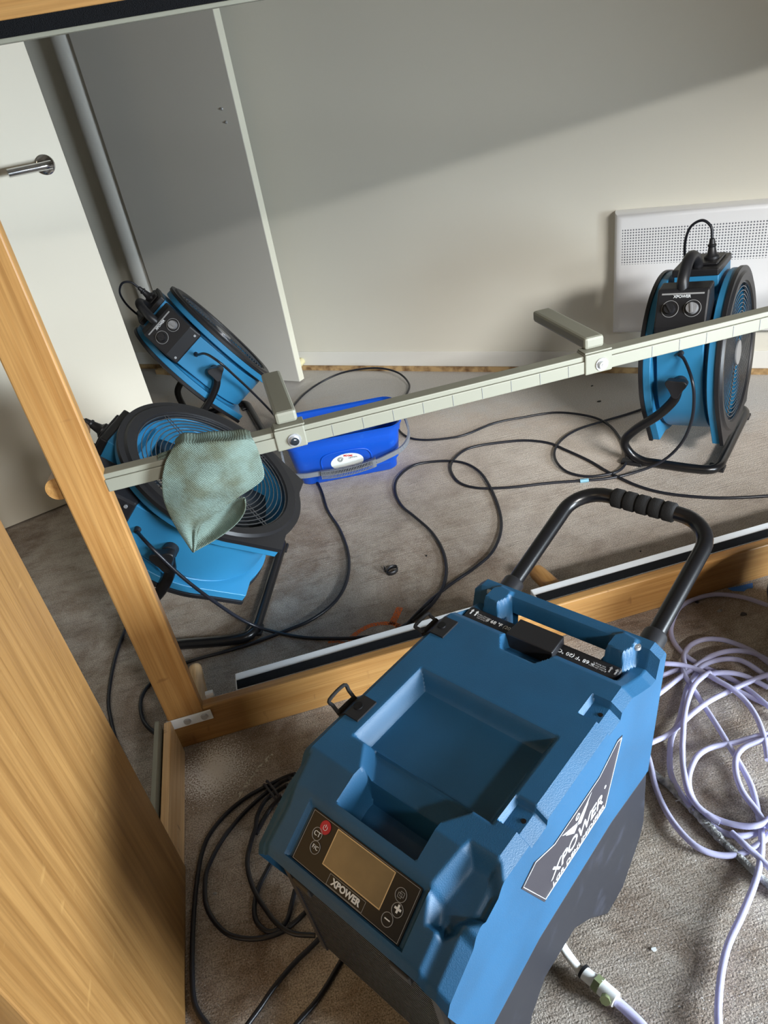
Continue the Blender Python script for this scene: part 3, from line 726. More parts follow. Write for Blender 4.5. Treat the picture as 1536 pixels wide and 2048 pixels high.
# ------------------------------------------------------------------ blue bucket
def bucket():
    c = Vector((0.205, 2.075, 0)); ang = math.atan2(-0.040, 0.32)
    b_ = thing('bucket', 'blue rectangular plastic bucket with a grey handle under the beam', 'bucket', c, ang)
    def rr(hx, hy, r_, z, n=6):
        out = []
        for cx, cy, a0 in ((hx-r_, hy-r_, 0), (-hx+r_, hy-r_, PI/2), (-hx+r_, -hy+r_, PI), (hx-r_, -hy+r_, 1.5*PI)):
            for k in range(n+1):
                a = a0+PI/2*k/n; out.append(Vector((cx+r_*math.cos(a), cy+r_*math.sin(a), z)))
        return out
    loops = [rr(0.15, 0.085, 0.03, 0.0), rr(0.155, 0.09, 0.03, 0.005), rr(0.158, 0.094, 0.032, 0.035), rr(0.165, 0.1, 0.035, 0.04), rr(0.178, 0.112, 0.04, 0.137), rr(0.182, 0.116, 0.042, 0.139),
             rr(0.185, 0.119, 0.043, 0.156), rr(0.189, 0.123, 0.045, 0.162), rr(0.185, 0.119, 0.043, 0.165), rr(0.178, 0.112, 0.04, 0.161), rr(0.162, 0.097, 0.032, 0.04), rr(0.15, 0.086, 0.028, 0.008)]
    n = len(loops[0]); V = [p for l in loops for p in l]; Fs = []
    for i in range(len(loops)-1):
        for k in range(n):
            l = (k+1) % n; Fs.append((i*n+k, i*n+l, (i+1)*n+l, (i+1)*n+k))
    Fs.append(tuple(range(n-1, -1, -1))); Fs.append(tuple((len(loops)-1)*n+k for k in range(n)))
    MB().add(V, Fs).build('tub', M['bucket'], b_, smooth=45)
    # raised arch rib on the front
    yf = lambda z: -(0.1+0.012*(z-0.04)/0.097)-0.002
    arch = catmull([(-0.08, 0, 0.045), (-0.08, 0, 0.085), (-0.06, 0, 0.104), (0.0, 0, 0.108), (0.055, 0, 0.104), (0.076, 0, 0.085), (0.078, 0, 0.045)], 6)
    MB().sweep([Vector((p.x, yf(p.z)+0.001, p.z)) for p in arch], 0.0028, 8).build('rib', M['bucket'], b_, smooth=60)
    # handle: pivots at the short sides and hangs over the front
    pts = [(-0.192, 0.0, 0.150), (-0.197, -0.06, 0.120), (-0.188, -0.115, 0.075), (-0.150, -0.135, 0.064), (-0.08, -0.137, 0.061), (0.0, -0.139, 0.060), (0.075, -0.137, 0.063), (0.12, -0.135, 0.072), (0.178, -0.122, 0.088), (0.206, -0.08, 0.110), (0.205, -0.02, 0.142), (0.192, 0.0, 0.152)]
    cm = catmull(pts, 6); mb = MB()
    for a_, b2 in zip(cm[:-1], cm[1:]):
        d = (b2-a_).normalized(); up2 = Vector((0, 0, 1)); nn = d.cross(up2).normalized(); up2 = nn.cross(d).normalized()
        V = [q+nn*i*0.003+up2*j*0.0075 for q in (a_, b2) for i, j in ((-1, -1), (1, -1), (1, 1), (-1, 1))]
        mb.add(V, [(0, 1, 2, 3), (7, 6, 5, 4), (0, 4, 5, 1), (1, 5, 6, 2), (2, 6, 7, 3), (3, 7, 4, 0)])
    hd = mb.build('handle', M['grey'], b_, smooth=50)
    mb = MB(); gp = catmull([(-0.085, -0.139, 0.058), (-0.04, -0.141, 0.055), (0.02, -0.142, 0.057), (0.075, -0.14, 0.064), (0.088, -0.139, 0.068)], 12)
    for i in range(0, len(gp)-1):
        p = gp[i]; mb.box((p.x-0.0009, p.y-0.010, p.z-0.0125), (p.x+0.0009, p.y+0.006, p.z+0.0125))
    mb.sweep([p+Vector((0, -0.008, 0)) for p in gp], 0.0014, 6); mb.sweep([p+Vector((0, -0.007, 0.012)) for p in gp], 0.0014, 6); mb.sweep([p+Vector((0, -0.007, -0.012)) for p in gp], 0.0014, 6)
    gpp = mb.build('grip', M['grey'], hd)
    MB().sweep(gp, 0.0062, 8).build('grip_core', M['decal'], gpp)
    # oval sticker
    def onf(x, z): return Vector((x, yf(z)+0.0015, z))
    V = [onf(0.0+0.052*math.cos(2*PI*k/40), 0.067+0.030*math.sin(2*PI*k/40)) for k in range(40)]
    mb = MB().add(V, [tuple(range(40))]); mb.add([p-Vector((0, 0.0008, 0)) for p in V], [tuple(range(39, -1, -1))]); 
    st = mb.build('sticker', M['sticker'], b_)
    sp = [onf(-0.020+0.0095*(1-k/60)*math.cos(k*0.42), 0.079+0.0095*(1-k/60)*math.sin(k*0.42))-Vector((0, 0.0014, 0)) for k in range(46)]
    MB().sweep(sp, 0.0006, 4).build('spiral', M['decal'], st)
    tilt = math.atan2(-0.012, 0.097)
    text('MIXME', 0.0095, M['redink'], st, frame(onf(0.006, 0.0885)-Vector((0, 0.0013, 0)), (1, 0, -0.18), (0, tilt, 1)), bold=0.03)
    text('CENTRAL', 0.0065, M['decal'], st, frame(onf(0.020, 0.0795)-Vector((0, 0.0013, 0)), (1, 0, 0.03), (0, tilt, 1)))
bucket()

# ------------------------------------------------------------------ dehumidifier
DTH = math.radians(35.16); DC = Vector((0.412, 0.594, 0))
Ld = Vector((math.cos(DTH), math.sin(DTH), 0)); Wd = Vector((-Ld.y, Ld.x, 0))
CU, CW = -0.24, 0.143
dloc = DC+Ld*CU+Wd*CW
DW = 0.286
dh = thing('dehumidifier', 'blue portable dehumidifier with black base, control screen and tube handle', 'dehumidifier', dloc, DTH)
def dp(u, w_, z): return Vector((u-CU, w_-CW, z))
def rect_sd(u, w_, u0, u1, w0, w1):
    dx = max(u0-u, u-u1); dy = max(w0-w_, w_-w1)
    if dx > 0 and dy > 0: return math.hypot(dx, dy)
    return max(dx, dy)
def poly_sd(u, w_, P):      # convex polygon, ccw or cw
    s = 0; n = len(P); A = sum(P[i][0]*P[(i+1) % n][1]-P[(i+1) % n][0]*P[i][1] for i in range(n)); sg = 1 if A > 0 else -1
    best = -9
    for i in range(n):
        x0, y0 = P[i]; x1, y1 = P[(i+1) % n]; dx, dy = x1-x0, y1-y0; l = math.hypot(dx, dy)
        best = max(best, sg*((u-x0)*dy-(w_-y0)*dx)/l)
    return best
def ztop(u, w_):
    z = interp(u, [-0.484, -0.478, -0.418, -0.378, -0.098, -0.083, -0.045, -0.030, -0.020, -0.004, 0.0], [0.352, 0.366, 0.409, 0.424, 0.424, 0.415, 0.396, 0.394, 0.421, 0.421, 0.414])
    pl_ = sstep(-0.03, -0.045, u)*1.0 if u > -0.045 else 1.0
    # chamfered long edges
    ch = 0.014
    if w_ < ch: z -= (1-w_/ch)*0.011
    if w_ > DW-ch: z -= (1-(DW-w_)/ch)*0.013
    # tray, neck and pocket
    dmax = 0.0
    def rec(sd, depth, slope): return depth*sstep(slope*0.5, -slope*0.5, sd)
    dmax = max(dmax, rec(rect_sd(u, w_, -0.338, -0.205, 0.040, 0.241)+0.006, 0.026, 0.016))
    dmax = max(dmax, rec(poly_sd(u, w_, [(-0.325, 0.060), (-0.325, 0.225), (-0.366, 0.196), (-0.366, 0.090)]), 0.026, 0.012))
    dmax = max(dmax, rec(rect_sd(u, w_, -0.408, -0.364, 0.088, 0.198), 0.060, 0.007))
    # strap recesses
    for a, b2 in ((-0.160, -0.128), (-0.330, -0.297)):
        dmax = max(dmax, rec(rect_sd(u, w_, a, b2, -0.02, 0.036), 0.009, 0.004))
    # lock slot and filter slot
    dmax = max(dmax, rec(poly_sd(u, w_, [(-0.05, 0.112), (-0.05, 0.190), (-0.100, 0.184), (-0.118, 0.172), (-0.118, 0.124), (-0.100, 0.112)]), 0.024, 0.005))
    z2 = z-dmax
    s = rec(rect_sd(u, w_, -0.084, -0.046, 0.030, 0.272), 1.0, 0.006)
    z2 = z2*(1-s)+min(z2, 0.396)*s
    # control panel recess
    z2 -= rec(rect_sd(u, w_, -0.474, -0.424, 0.060, 0.232), 0.008, 0.005)
    # moulded hand notches on the front corners
    if w_ < 0.1:
        nd = poly_sd(u, w_, [(-0.368, 0.046), (-0.367, 0.012), (-0.388, -0.004), (-0.414, -0.004), (-0.447, 0.028), (-0.447, 0.047), (-0.424, 0.058)])
        z2 -= 0.022*sstep(0.003, -0.014, nd)
        z2 -= 0.008*sstep(-0.428, -0.436, u)*sstep(0.036, 0.026, w_)
    if w_ > 0.2:
        nd = poly_sd(u, w_, [(-0.385, 0.270), (-0.385, 0.30), (-0.50, 0.30), (-0.50, 0.262), (-0.44, 0.258)])
        z2 -= 0.012*sstep(0.004, -0.010, nd)
    # knuckles where the push handle is bolted on
    for w0 in (0.048, 0.238):
        kd = poly_sd(u, w_, [(-0.050, w0-0.012), (-0.046, w0+0.016), (-0.018, w0+0.016), (-0.008, w0+0.006), (-0.012, w0-0.016), (-0.03, w0-0.020)])
        z2 += (0.425-z2)*sstep(0.002, -0.004, kd)
    return z2
def in_hole(u, w_): return -0.050 < u < -0.021 and 0.068 < w_ < 0.218
def shell():
    NU_, NW_ = 242, 143
    us = [-0.484+0.484*i/NU_ for i in range(NU_+1)]; ws = [DW*j/NW_ for j in range(NW_+1)]
    mb = MB(); idx = {}
    V = []
    for i, u in enumerate(us):
        for j, w_ in enumerate(ws):
            # rounded plan corners at the front
            idx[i, j] = len(V); V.append(dp(u, w_, ztop(u, w_)))
    keep = {(i, j): not in_hole((us[i]+us[i+1])/2, (ws[j]+ws[j+1])/2) for i in range(NU_) for j in range(NW_)}
    Fs = [(idx[i, j], idx[i+1, j], idx[i+1, j+1], idx[i, j+1]) for (i, j), k in keep.items() if k]
    low = {}
    def lowv(i, j, kind):
        key = (i, j, kind)
        if key in low: return low[key]
        u, w_ = us[i], ws[j]; z = V[idx[i, j]].z
        if kind == 'bar': p = dp(u, w_, 0.392)
        elif kind == 'front': p = dp(-0.470, w_, min(z-0.012, 0.335))
        elif kind == 'side':
            uu = -0.035+(u+0.0)*(0.445-0.035)/0.484
            zz = interp(uu, [-0.445, -0.325, -0.146, -0.035], [0.190, 0.221, 0.224, 0.206]); p = dp(uu, w_, zz)
        else: p = dp(u if u < -0.035 else -0.035, w_, 0.21)
        V.append(p); low[key] = len(V)-1; return low[key]
    def has(i, j): return keep.get((i, j), False)
    for (i, j), k in keep.items():
        if not k: continue
        for (ni, nj), (a, b2) in (((i-1, j), ((i, j), (i, j+1))), ((i+1, j), ((i+1, j), (i+1, j+1))), ((i, j-1), ((i, j), (i+1, j))), ((i, j+1), ((i, j+1), (i+1, j+1)))):
            if has(ni, nj): continue
            if ni < 0: kd = 'front'
            elif nj < 0 or nj >= NW_: kd = 'side'
            elif us[i] >= -0.0225 and 0.066 < ws[j] < 0.219: kd = 'bar'
            else: kd = 'in'
            Fs.append((idx[a], idx[b2], lowv(*b2, kd), lowv(*a, kd)))
    mb.add(V, Fs)
    # underside of the grab bar
    mb.box(tuple(dp(-0.0215, 0.066, 0.391)), tuple(dp(-0.001, 0.22, 0.3925)))
    o_ = mb.build('body_shell', M['dehum'], dh, smooth=38)
    o_['label'] = 'textured dark blue moulded body'
    return o_
body = shell()
# front cheeks beside the grille and lip underside
cheek = MB()
for w0, w1 in ((0.0012, 0.022), (DW-0.022, DW-0.0012)):
    cheek = MB(); cheek.prism([(-0.470, 0.336), (-0.445, 0.190), (-0.40, 0.19), (-0.40, 0.34)], lambda p, w_: dp(p[0], w_, p[1]), w0, w1)
    cheek.build('front_cheek', M['dehum'], dh)
# black base
prof = [(-0.036, 0.207), (-0.146, 0.225), (-0.325, 0.222), (-0.444, 0.191), (-0.452, 0.10), (-0.430, 0.0), (-0.385, 0.0), (-0.350, 0.075), (-0.318, 0.112),
        (-0.245, 0.110), (-0.204, 0.070), (-0.150, 0.0), (-0.100, 0.0), (-0.045, 0.060), (-0.034, 0.092)]
mb = MB(); mb.prism(prof, lambda p, w_: dp(p[0], w_, p[1]), 0.0005, DW-0.0005)
mb.build('base', M['blackr'], dh, bevel=0.004)
mb = MB(); mb.prism([(-0.240, 0.112), (-0.33, 0.112), (-0.300, 0.075), (-0.27, 0.075)], lambda p, w_: dp(p[0], w_, p[1]), 0.03, DW-0.03); mb.build('drip_pan', M['black'], dh)
# front intake grille
gd = (dp(-0.456, 0, 0.10)-dp(-0.466, 0, 0.330)).normalized()
gm = frame(dp(-0.466, DW/2, 0.331), -Vector((0, 1, 0)), -gd)
mb = MB(); mb.box((-0.121, -0.235, -0.02), (0.121, 0.0, 0.001), gm)
gr = mb.build('intake_grille', M['tube'], dh, bevel=0.002)
mb = MB()
for k in range(30):
    y = -0.018-k*0.0068; mb.box((-0.105, y-0.0018, 0.001), (0.105, y+0.0014, 0.0055), gm)
for x in (-0.112, 0.112): mb.box((x-0.005, -0.225, 0.001), (x+0.005, -0.008, 0.007), gm)
mb.box((-0.117, -0.015, 0.001), (0.117, -0.006, 0.007), gm)
mb.build('louvres', M['slat'], gr)
for x in (-0.075, 0.075):
    mb = MB(); mb.box((x-0.014, -0.022, 0.004), (x+0.014, -0.006, 0.014), gm); mb.build('latch', M['black'], gr, bevel=0.002)
# control panel
A_ = dp(-0.474, 0.146, 0.366-0.006+0.0018); B_ = dp(-0.424, 0.146, 0.405-0.008+0.0018)
pdn = (A_-B_).normalized(); pm = frame((A_+B_)/2+Vector((0, 0, 0.0008)), (0, -1, 0), -pdn)   # reads left to right from the front
PW, PH = 0.160, 0.0605
def pbox(mb, x0, y0, x1, y1, z0, z1): return mb.box((x0, y0, z0), (x1, y1, z1), pm)
cp = pbox(MB(), -PW/2, -PH/2, PW/2, PH/2, -0.002, 0.0008).build('control_panel', M['tube'], dh, bevel=0.0015)
def outline_rect(mb, x0, y0, x1, y1, t_, z, mtx):
    mb.box((x0, y0, z), (x1, y0+t_, z+0.0003), mtx); mb.box((x0, y1-t_, z), (x1, y1, z+0.0003), mtx)
    mb.box((x0, y0, z), (x0+t_, y1, z+0.0003), mtx); mb.box((x1-t_, y0, z), (x1, y1, z+0.0003), mtx)
mb = MB(); outline_rect(mb, -PW/2+0.002, -PH/2+0.002, PW/2-0.002, PH/2-0.002, 0.0004, 0.0008, pm); mb.build('panel_outline', M['grey_ink'], cp)
pbox(MB(), -0.038, -0.0125, 0.045, 0.026, 0.0006, 0.0012).build('display', M['lcd'], cp)
mb = MB(); outline_rect(mb, -0.039, -0.0135, 0.046, 0.027, 0.0011, 0.0011, pm); mb.build('display_outline', M['goldline'], cp)
def circ(x, y, r_, t_, mt, fill=None, nm='button'):
    c = pm @ Vector((x, y, 0.0014)); ex = (pm.to_3x3() @ Vector((1, 0, 0))); ey = (pm.to_3x3() @ Vector((0, 1, 0)))
    mb = MB(); mb.sweep([c+r_*(math.cos(2*PI*i/32)*ex+math.sin(2*PI*i/32)*ey) for i in range(32)], t_, 4, closed=True)
    if fill: mb.sweep([pm @ Vector((x, y, 0.0005)), pm @ Vector((x, y, 0.0014))], r_, 32)
    return mb.build(nm, mt, cp, smooth=40)
circ(-0.0545, 0.0195, 0.0072, 0.0004, M['red'], True, 'power_button')
circ(-0.0610, 0.0085, 0.0068, 0.0004, M['grey_ink']); circ(-0.0560, -0.0045, 0.0068, 0.0004, M['grey_ink'])
circ(0.0610, 0.0120, 0.0068, 0.0004, M['grey_ink']); circ(0.0640, -0.0020, 0.0068, 0.0004, M['grey_ink']); circ(0.0580, -0.0155, 0.0068, 0.0004, M['grey_ink'])
def ptext(s, x, y, size, mt='white_ink', **k): return text(s, size, M[mt], cp, pm @ Matrix.Translation((x, y, 0.0012)), **k)
ptext('CT', -0.0610, 0.0085, 0.0075); ptext('F/C', -0.0560, -0.0045, 0.0062)
ptext('+', 0.0640, -0.0017, 0.016, bold=0.03)
pbox(MB(), 0.0545, -0.0161, 0.0615, -0.0149, 0.0011, 0.0015).build('minus_mark', M['white_ink'], cp)
mb = MB(); outline_rect(mb, 0.0575, 0.0085, 0.0625, 0.0135, 0.0005, 0.0012, pm); outline_rect(mb, 0.0595, 0.0105, 0.0648, 0.0155, 0.0005, 0.0012, pm); mb.build('swap_mark', M['grey_ink'], cp)
mb = MB(); c = (-0.0545, 0.0193)
mb.sweep([pm @ Vector((c[0]+0.0028*math.cos(a), c[1]+0.0028*math.sin(a), 0.0017)) for a in [PI/2+0.6+k*(2*PI-1.2)/18 for k in range(19)]], 0.0003, 4)
mb.box((c[0]-0.0003, c[1], 0.0015), (c[0]+0.0003, c[1]+0.0035, 0.0019), pm); mb.build('power_mark', M['white_ink'], cp)
ptext('XPOWER', 0.002, -0.0215, 0.0098, bold=0.035)
mb = MB(); outline_rect(mb, -0.0245, -0.0275, 0.0285, -0.0155, 0.0004, 0.0009, pm); mb.build('logo_outline', M['grey_ink'], cp)
# air filter handle
mb = MB(); mb.box(tuple(dp(-0.0825, 0.034, 0.380)), tuple(dp(-0.0515, 0.270, 0.4045)))
fh = mb.build('filter_handle', M['black'], dh, bevel=0.003); fh['label'] = 'black filter strip with temperature marks'
mb = MB(); mb.prism([(-0.086, 0.116), (-0.086, 0.188), (-0.0505, 0.186), (-0.0505, 0.118)], lambda p, z: dp(p[0], p[1], z), 0.390, 0.417)
mb.build('filter_catch', M['black'], fh, bevel=0.0015)
# its print reads upside down from the front
fa = lambda w_, u=-0.066: frame(dp(u, w_, 0.4048), (0, -1, 0), (1, 0, 0))
fb = lambda w_, u=-0.066: frame(dp(u, w_, 0.4048), (0, 1, 0), (-1, 0, 0))
text('\u2264 68 \u00b0F (20 \u00b0C)', 0.0088, M['white_ink'], fh, fa(0.207)); text('> 68 \u00b0F (20 \u00b0C)', 0.0088, M['white_ink'], fh, fb(0.094))
text('Airflow Direction\nInstall filter this\nside facing in', 0.0034, M['grey_ink'], fh, fa(0.240)); text('Airflow Direction\nInstall filter this\nside facing in', 0.0034, M['grey_ink'], fh, fb(0.061))
for w0, mt in ((0.258, 'white_ink'), (0.042, 'grey_ink')):
    mb = MB()
    for dw in (-0.004, 0.004):
        mb.box(tuple(dp(-0.068, w0+dw-0.0009, 0.4046)), tuple(dp(-0.061, w0+dw+0.0009, 0.4051)))
        mb.prism([(-0.061, w0+dw-0.0025), (-0.061, w0+dw+0.0025), (-0.057, w0+dw)], lambda p, z: dp(p[0], p[1], z), 0.4046, 0.4051)
    mb.build('arrow_mark', M[mt], fh)
# strap loops on the left shoulder
for u, upr in ((-0.128, 0.4), (-0.302, 1.0)):
    mb = MB(); V = []; gw = [0.250+0.0365*k/10 for k in range(11)]
    for uu in (u-0.018, u-0.009, u, u+0.009, u+0.018): V += [dp(uu, w_, ztop(uu, min(w_, DW))+0.0028) for w_ in gw]+[dp(uu, w_, ztop(uu, min(w_, DW))-0.003) for w_ in reversed(gw)]
    n = 22; Fs = [(i*n+k, i*n+(k+1) % n, (i+1)*n+(k+1) % n, (i+1)*n+k) for i in range(4) for k in range(n)]+[tuple(range(n)), tuple(range(4*n+n-1, 4*n-1, -1))]
    mb.add(V, Fs)
    sl = mb.build('strap_loop', M['black'], dh, smooth=50)
    mb = MB(); mb.cyl(dp(u, 0.265, 0.4255), dp(u, 0.265, 0.4285), 0.0065, 20, 0.006); mb.build('screw', M['tube'], sl, smooth=40)
    mb = MB(); mb.cyl(dp(u-0.016, 0.2885, 0.413), dp(u+0.016, 0.2885, 0.413), 0.0045, 14)
    mb.sweep(catmull([dp(u-0.015, 0.289, 0.413), dp(u-0.015, 0.297, 0.414+0.008*upr), dp(u-0.014, 0.303, 0.414+0.014*upr), dp(u+0.014, 0.303, 0.414+0.016*upr), dp(u+0.015, 0.297, 0.414+0.008*upr), dp(u+0.015, 0.289, 0.413)], 4), 0.0026, 8)
    mb.build('loop', M['foam'], sl, smooth=50)
# screws
for p in (dp(-0.144, 0.018, 0.4145), dp(-0.313, 0.018, 0.4145)):
    mb = MB(); mb.cyl(p, p+Vector((0, 0, 0.0015)), 0.0028, 14); mb.build('screw', M['tube'], dh, smooth=40)
for w0 in (0.030, 0.256):
    p = dp(-0.022, w0, ztop(-0.022, w0)); mb = MB(); mb.cyl(p-Vector((0, 0, 0.001)), p+Vector((0, 0, 0.003)), 0.0055, 18, 0.005); mb.cyl(p+Vector((0, 0, 0.003)), p+Vector((0, 0, 0.0035)), 0.0028, 6)
    mb.build('screw', M['steel'], dh, smooth=40)
# push handle
hd_ = Vector((math.cos(0.2754), 0, math.sin(0.2754)))
def hpnt(t_, w_): return dp(0.0133, w_, 0.3643)+hd_*t_
HLn = 0.261; rc = 0.056; wa, wb = 0.0370, 0.266
path = [hpnt(0, wa), hpnt(0.06, wa), hpnt(0.14, wa)]
for k in range(9):
    a = PI-PI/2*k/8; path.append(hpnt(HLn-rc+rc*math.sin(a), wa+rc+rc*math.cos(a)))
path += [hpnt(HLn, 0.12), hpnt(HLn, 0.15), hpnt(HLn, 0.18)]
for k in range(9):
    a = PI/2-PI/2*k/8; path.append(hpnt(HLn-rc+rc*math.sin(a), wb-rc+rc*math.cos(a)))
path += [hpnt(0.14, wb), hpnt(0.06, wb), hpnt(0, wb)]
ph = MB().sweep(path, 0.0122, 18).build('push_handle', M['tube'], dh, smooth=60)
for w_ in (wa, wb):
    mb = MB(); mb.sweep([hpnt(-0.03, w_), hpnt(0.042, w_), hpnt(0.045, w_)], [0.0170, 0.0170, 0.0155], 24); mb.build('sleeve', M['black'], ph, smooth=40)
    mb = MB(); c = hpnt(-0.002, w_)+Vector((0, -0.016 if w_ < 0.1 else -0.016, 0.004)); mb.cyl(c, c-Vector((0, 0.004, 0)), 0.004, 14); mb.build('bolt', M['steel'], ph, smooth=40)
mb = MB(); g0, g1 = 0.099, 0.205; L5 = (g1-g0)/5
for k in range(5):
    a, b2 = g0+k*L5, g0+(k+1)*L5
    mb.sweep([hpnt(HLn, a+0.0002), hpnt(HLn, a+0.002), hpnt(HLn, a+0.004), hpnt(HLn, b2-0.004), hpnt(HLn, b2-0.002), hpnt(HLn, b2-0.0002)], [0.0125, 0.0150, 0.0162, 0.0162, 0.0150, 0.0125], 22)
mb.build('grip', M['foam'], ph, smooth=50)
# side label
lab = [(-0.124, 0.372), (-0.136, 0.376), (-0.182, 0.358), (-0.288, 0.358), (-0.326, 0.376), (-0.352, 0.364), (-0.312, 0.279), (-0.166, 0.279)]
sp_ = lambda p, w_: dp(p[0], w_, p[1])
lb = MB().prism(lab, sp_, -0.0008, 0.0).build('side_label', M['decal'], dh)
cxl = sum(p[0] for p in lab)/8; czl = sum(p[1] for p in lab)/8
mb = MB(); inset = [(cxl+(p[0]-cxl)*0.975, czl+(p[1]-czl)*0.95) for p in lab]
mb.sweep([dp(p[0], -0.0010, p[1]) for p in inset for _ in (0,)]+[dp(inset[0][0], -0.0010, inset[0][1])], 0.00045, 4); mb.build('label_outline', M['white_ink'], lb)
tm = lambda u, z: frame(dp(u, -0.0009, z), (1, 0, 0), (0, 0, 1))
text('XPOWER', 0.027, M['white_ink'], lb, tm(-0.2355, 0.308), bold=0.012, shear=0.15, xs=1.08)
text('\u00ae', 0.007, M['white_ink'], lb, tm(-0.168, 0.322))
text('LGR DEHUMIDIFIER', 0.0118, M['white_ink'], lb, tm(-0.232, 0.2875), xs=1.22)
mb = MB()   # winged figure above the name
for sg in (-1, 1):
    for (a, b2, c_) in (((0, 0.0), (0.034, 0.018), (0.010, -0.004)), ((0, -0.004), (0.026, 0.008), (0.008, -0.010))):
        P = [(-0.236+sg*q[0], 0.334+q[1]) for q in (a, b2, c_)]
        mb.prism(P, sp_, -0.0011, -0.0008)
mb.sweep([dp(-0.236+0.0042*math.cos(2*PI*k/20), -0.0011, 0.3455+0.0042*math.sin(2*PI*k/20)) for k in range(20)], 0.0007, 4, closed=True)
mb.build('emblem', M['white_ink'], lb)

# ------------------------------------------------------------------ cords and hoses on the floor
def strand(pts, r, z0, wob=0.0):
    P = []
    for i, p in enumerate(pts):
        if isinstance(p, Vector): P.append(p); continue
        z = p[2] if len(p) > 2 else z0+wob*(0.5+0.5*math.sin(i*1.7))
        P.append(fl(p[0], p[1], z))
    return catmull(P, 7)
def cord(name, label, cat, strands, r, mt, z0=None, wob=0.0, seg=8, group=None):
    mb = MB()
    for k, st in enumerate(strands): mb.sweep(strand(st, r, (z0 if z0 is not None else r+0.0005), wob), r, seg)
    o_ = mb.build(name, M[mt], smooth=70); return tag(o_, label, cat, group)
cord('power_cord', 'black power cord of the upright fan, coiled in loops on the concrete beside it', 'power cord',
     [[glands[2], (1370, 722, 0.335), (1384, 760, 0.305), (1388, 800, 0.25), (1382, 845, 0.18), (1360, 890, 0.095), (1320, 925, 0.035), (1262, 947, 0.007), (1215, 957), (1168, 961), (1100, 966), (1040, 973), (1000, 976), (955, 976), (920, 966), (903, 945), (903, 926), (922, 905), (950, 893), (1000, 885), (1050, 881), (1097, 886), (1129, 899), (1177, 921), (1211, 941), (1240, 956), (1276, 972), (1322, 985), (1383, 993), (1450, 996), (1536, 992), (1600, 985)]], 0.0042, 'cord')
cord('extension_cord', 'black extension cord looping from behind the bucket to the upright fan', 'power cord',
     [[(575, 832), (590, 808), (612, 785), (645, 763, 0.012), (690, 744, 0.03), (750, 736, 0.042), (795, 745, 0.03), (818, 768, 0.012), (812, 790), (800, 806), (788, 830), (795, 856), (815, 874), (850, 880), (900, 876), (935, 868), (990, 846), (1050, 834), (1113, 825), (1177, 832), (1215, 848), (1240, 877), (1252, 910), (1249, 931), (1227, 946), (1177, 953), (1135, 944), (1112, 922), (1110, 899), (1126, 877), (1158, 858), (1208, 842), (1252, 829), (1290, 816), (1330, 800)]], 0.0040, 'cord', wob=0.003)
cord('power_cord', 'black power cord hanging from the cloth-covered fan and winding over the middle of the floor', 'power cord',
     [[glands[1], (300, 1092, 0.340), (360, 1150, 0.26), (420, 1197, 0.165), (480, 1237, 0.06), (530, 1259, 0.012), (600, 1274), (660, 1277), (720, 1275), (775, 1266), (820, 1244), (858, 1214), (884, 1178), (893, 1140), (885, 1100), (862, 1063), (830, 1034), (804, 1012), (791, 985), (795, 957), (825, 932), (870, 923), (920, 924), (955, 940), (978, 970), (998, 1018), (1002, 1060), (985, 1103), (950, 1135), (905, 1166), (862, 1200), (822, 1240), (795, 1272), (780, 1295)]], 0.0042, 'cord', wob=0.003)
cord('power_cord', 'black power cord of the corner fan, running under the bucket and along the floor', 'power cord',
     [[glands[0], (412, 708, 0.40), (442, 727, 0.375), (470, 752, 0.31), (500, 780, 0.22), (530, 810, 0.12), (555, 838, 0.03), (580, 870, 0.005), (610, 925, 0.004), (640, 975), (655, 1020), (680, 1060), (697, 1110), (694, 1160), (670, 1203), (625, 1238), (570, 1262), (500, 1288), (440, 1306), (395, 1318), (340, 1338), (300, 1368), (282, 1400), (286, 1440), (310, 1466), (335, 1478)]], 0.0042, 'cord')
cord('extension_cord', 'thin black cord on the floor in the gap between bed frame and headboard', 'power cord',
     [[(262, 1230), (240, 1285), (225, 1340), (217, 1400), (222, 1440), (232, 1480), (250, 1520)]], 0.0042, 'cord')
ec = thing('power_cord', 'bundle of black power cord coiled at the front left of the dehumidifier', 'power cord', fl(450, 1750, 0))
R_ = [[(590, 1548, 0.02), (569, 1555), (534, 1572), (494, 1594), (454, 1626), (419, 1669), (403, 1709), (395, 1754), (389, 1808), (385, 1875), (384, 1941), (387, 1995), (397, 2025), (414, 2048), (440, 2080)],
      [(580, 1556, 0.03), (558, 1567), (526, 1591), (494, 1620), (467, 1650), (440, 1687), (416, 1735), (410, 1768), (412, 1808), (427, 1840), (454, 1867), (488, 1877), (526, 1876), (563, 1864), (595, 1840), (625, 1810)],
      [(575, 1570, 0.03), (556, 1582), (531, 1601), (515, 1630), (511, 1655), (503, 1680), (495, 1714), (497, 1746), (510, 1784), (531, 1818), (555, 1848), (587, 1867), (630, 1871)],
      [(565, 1590, 0.03), (540, 1618), (518, 1655), (512, 1668)],
      [(555, 1700), (537, 1735), (518, 1773), (509, 1808), (512, 1840), (531, 1861), (553, 1861), (574, 1840), (584, 1805), (590, 1780)],
      [(700, 1815), (650, 1866), (620, 1896), (587, 1928), (547, 1976), (521, 2014), (496, 2048), (470, 2085)],
      [(720, 1850), (695, 1900), (672, 1940), (652, 1974), (628, 2008), (593, 2048), (570, 2080)]]
mb = MB()
for k, st in enumerate(R_): mb.sweep(strand(st, 0.004, 0.0045+0.0035*(k % 3)), 0.0039, 10)
mb.build('cord', M['cord'], ec, off=ec.location, smooth=70)
mb = MB(); a = fl(536, 1566, 0.012); b2 = fl(556, 1592, 0.012); d = (b2-a)
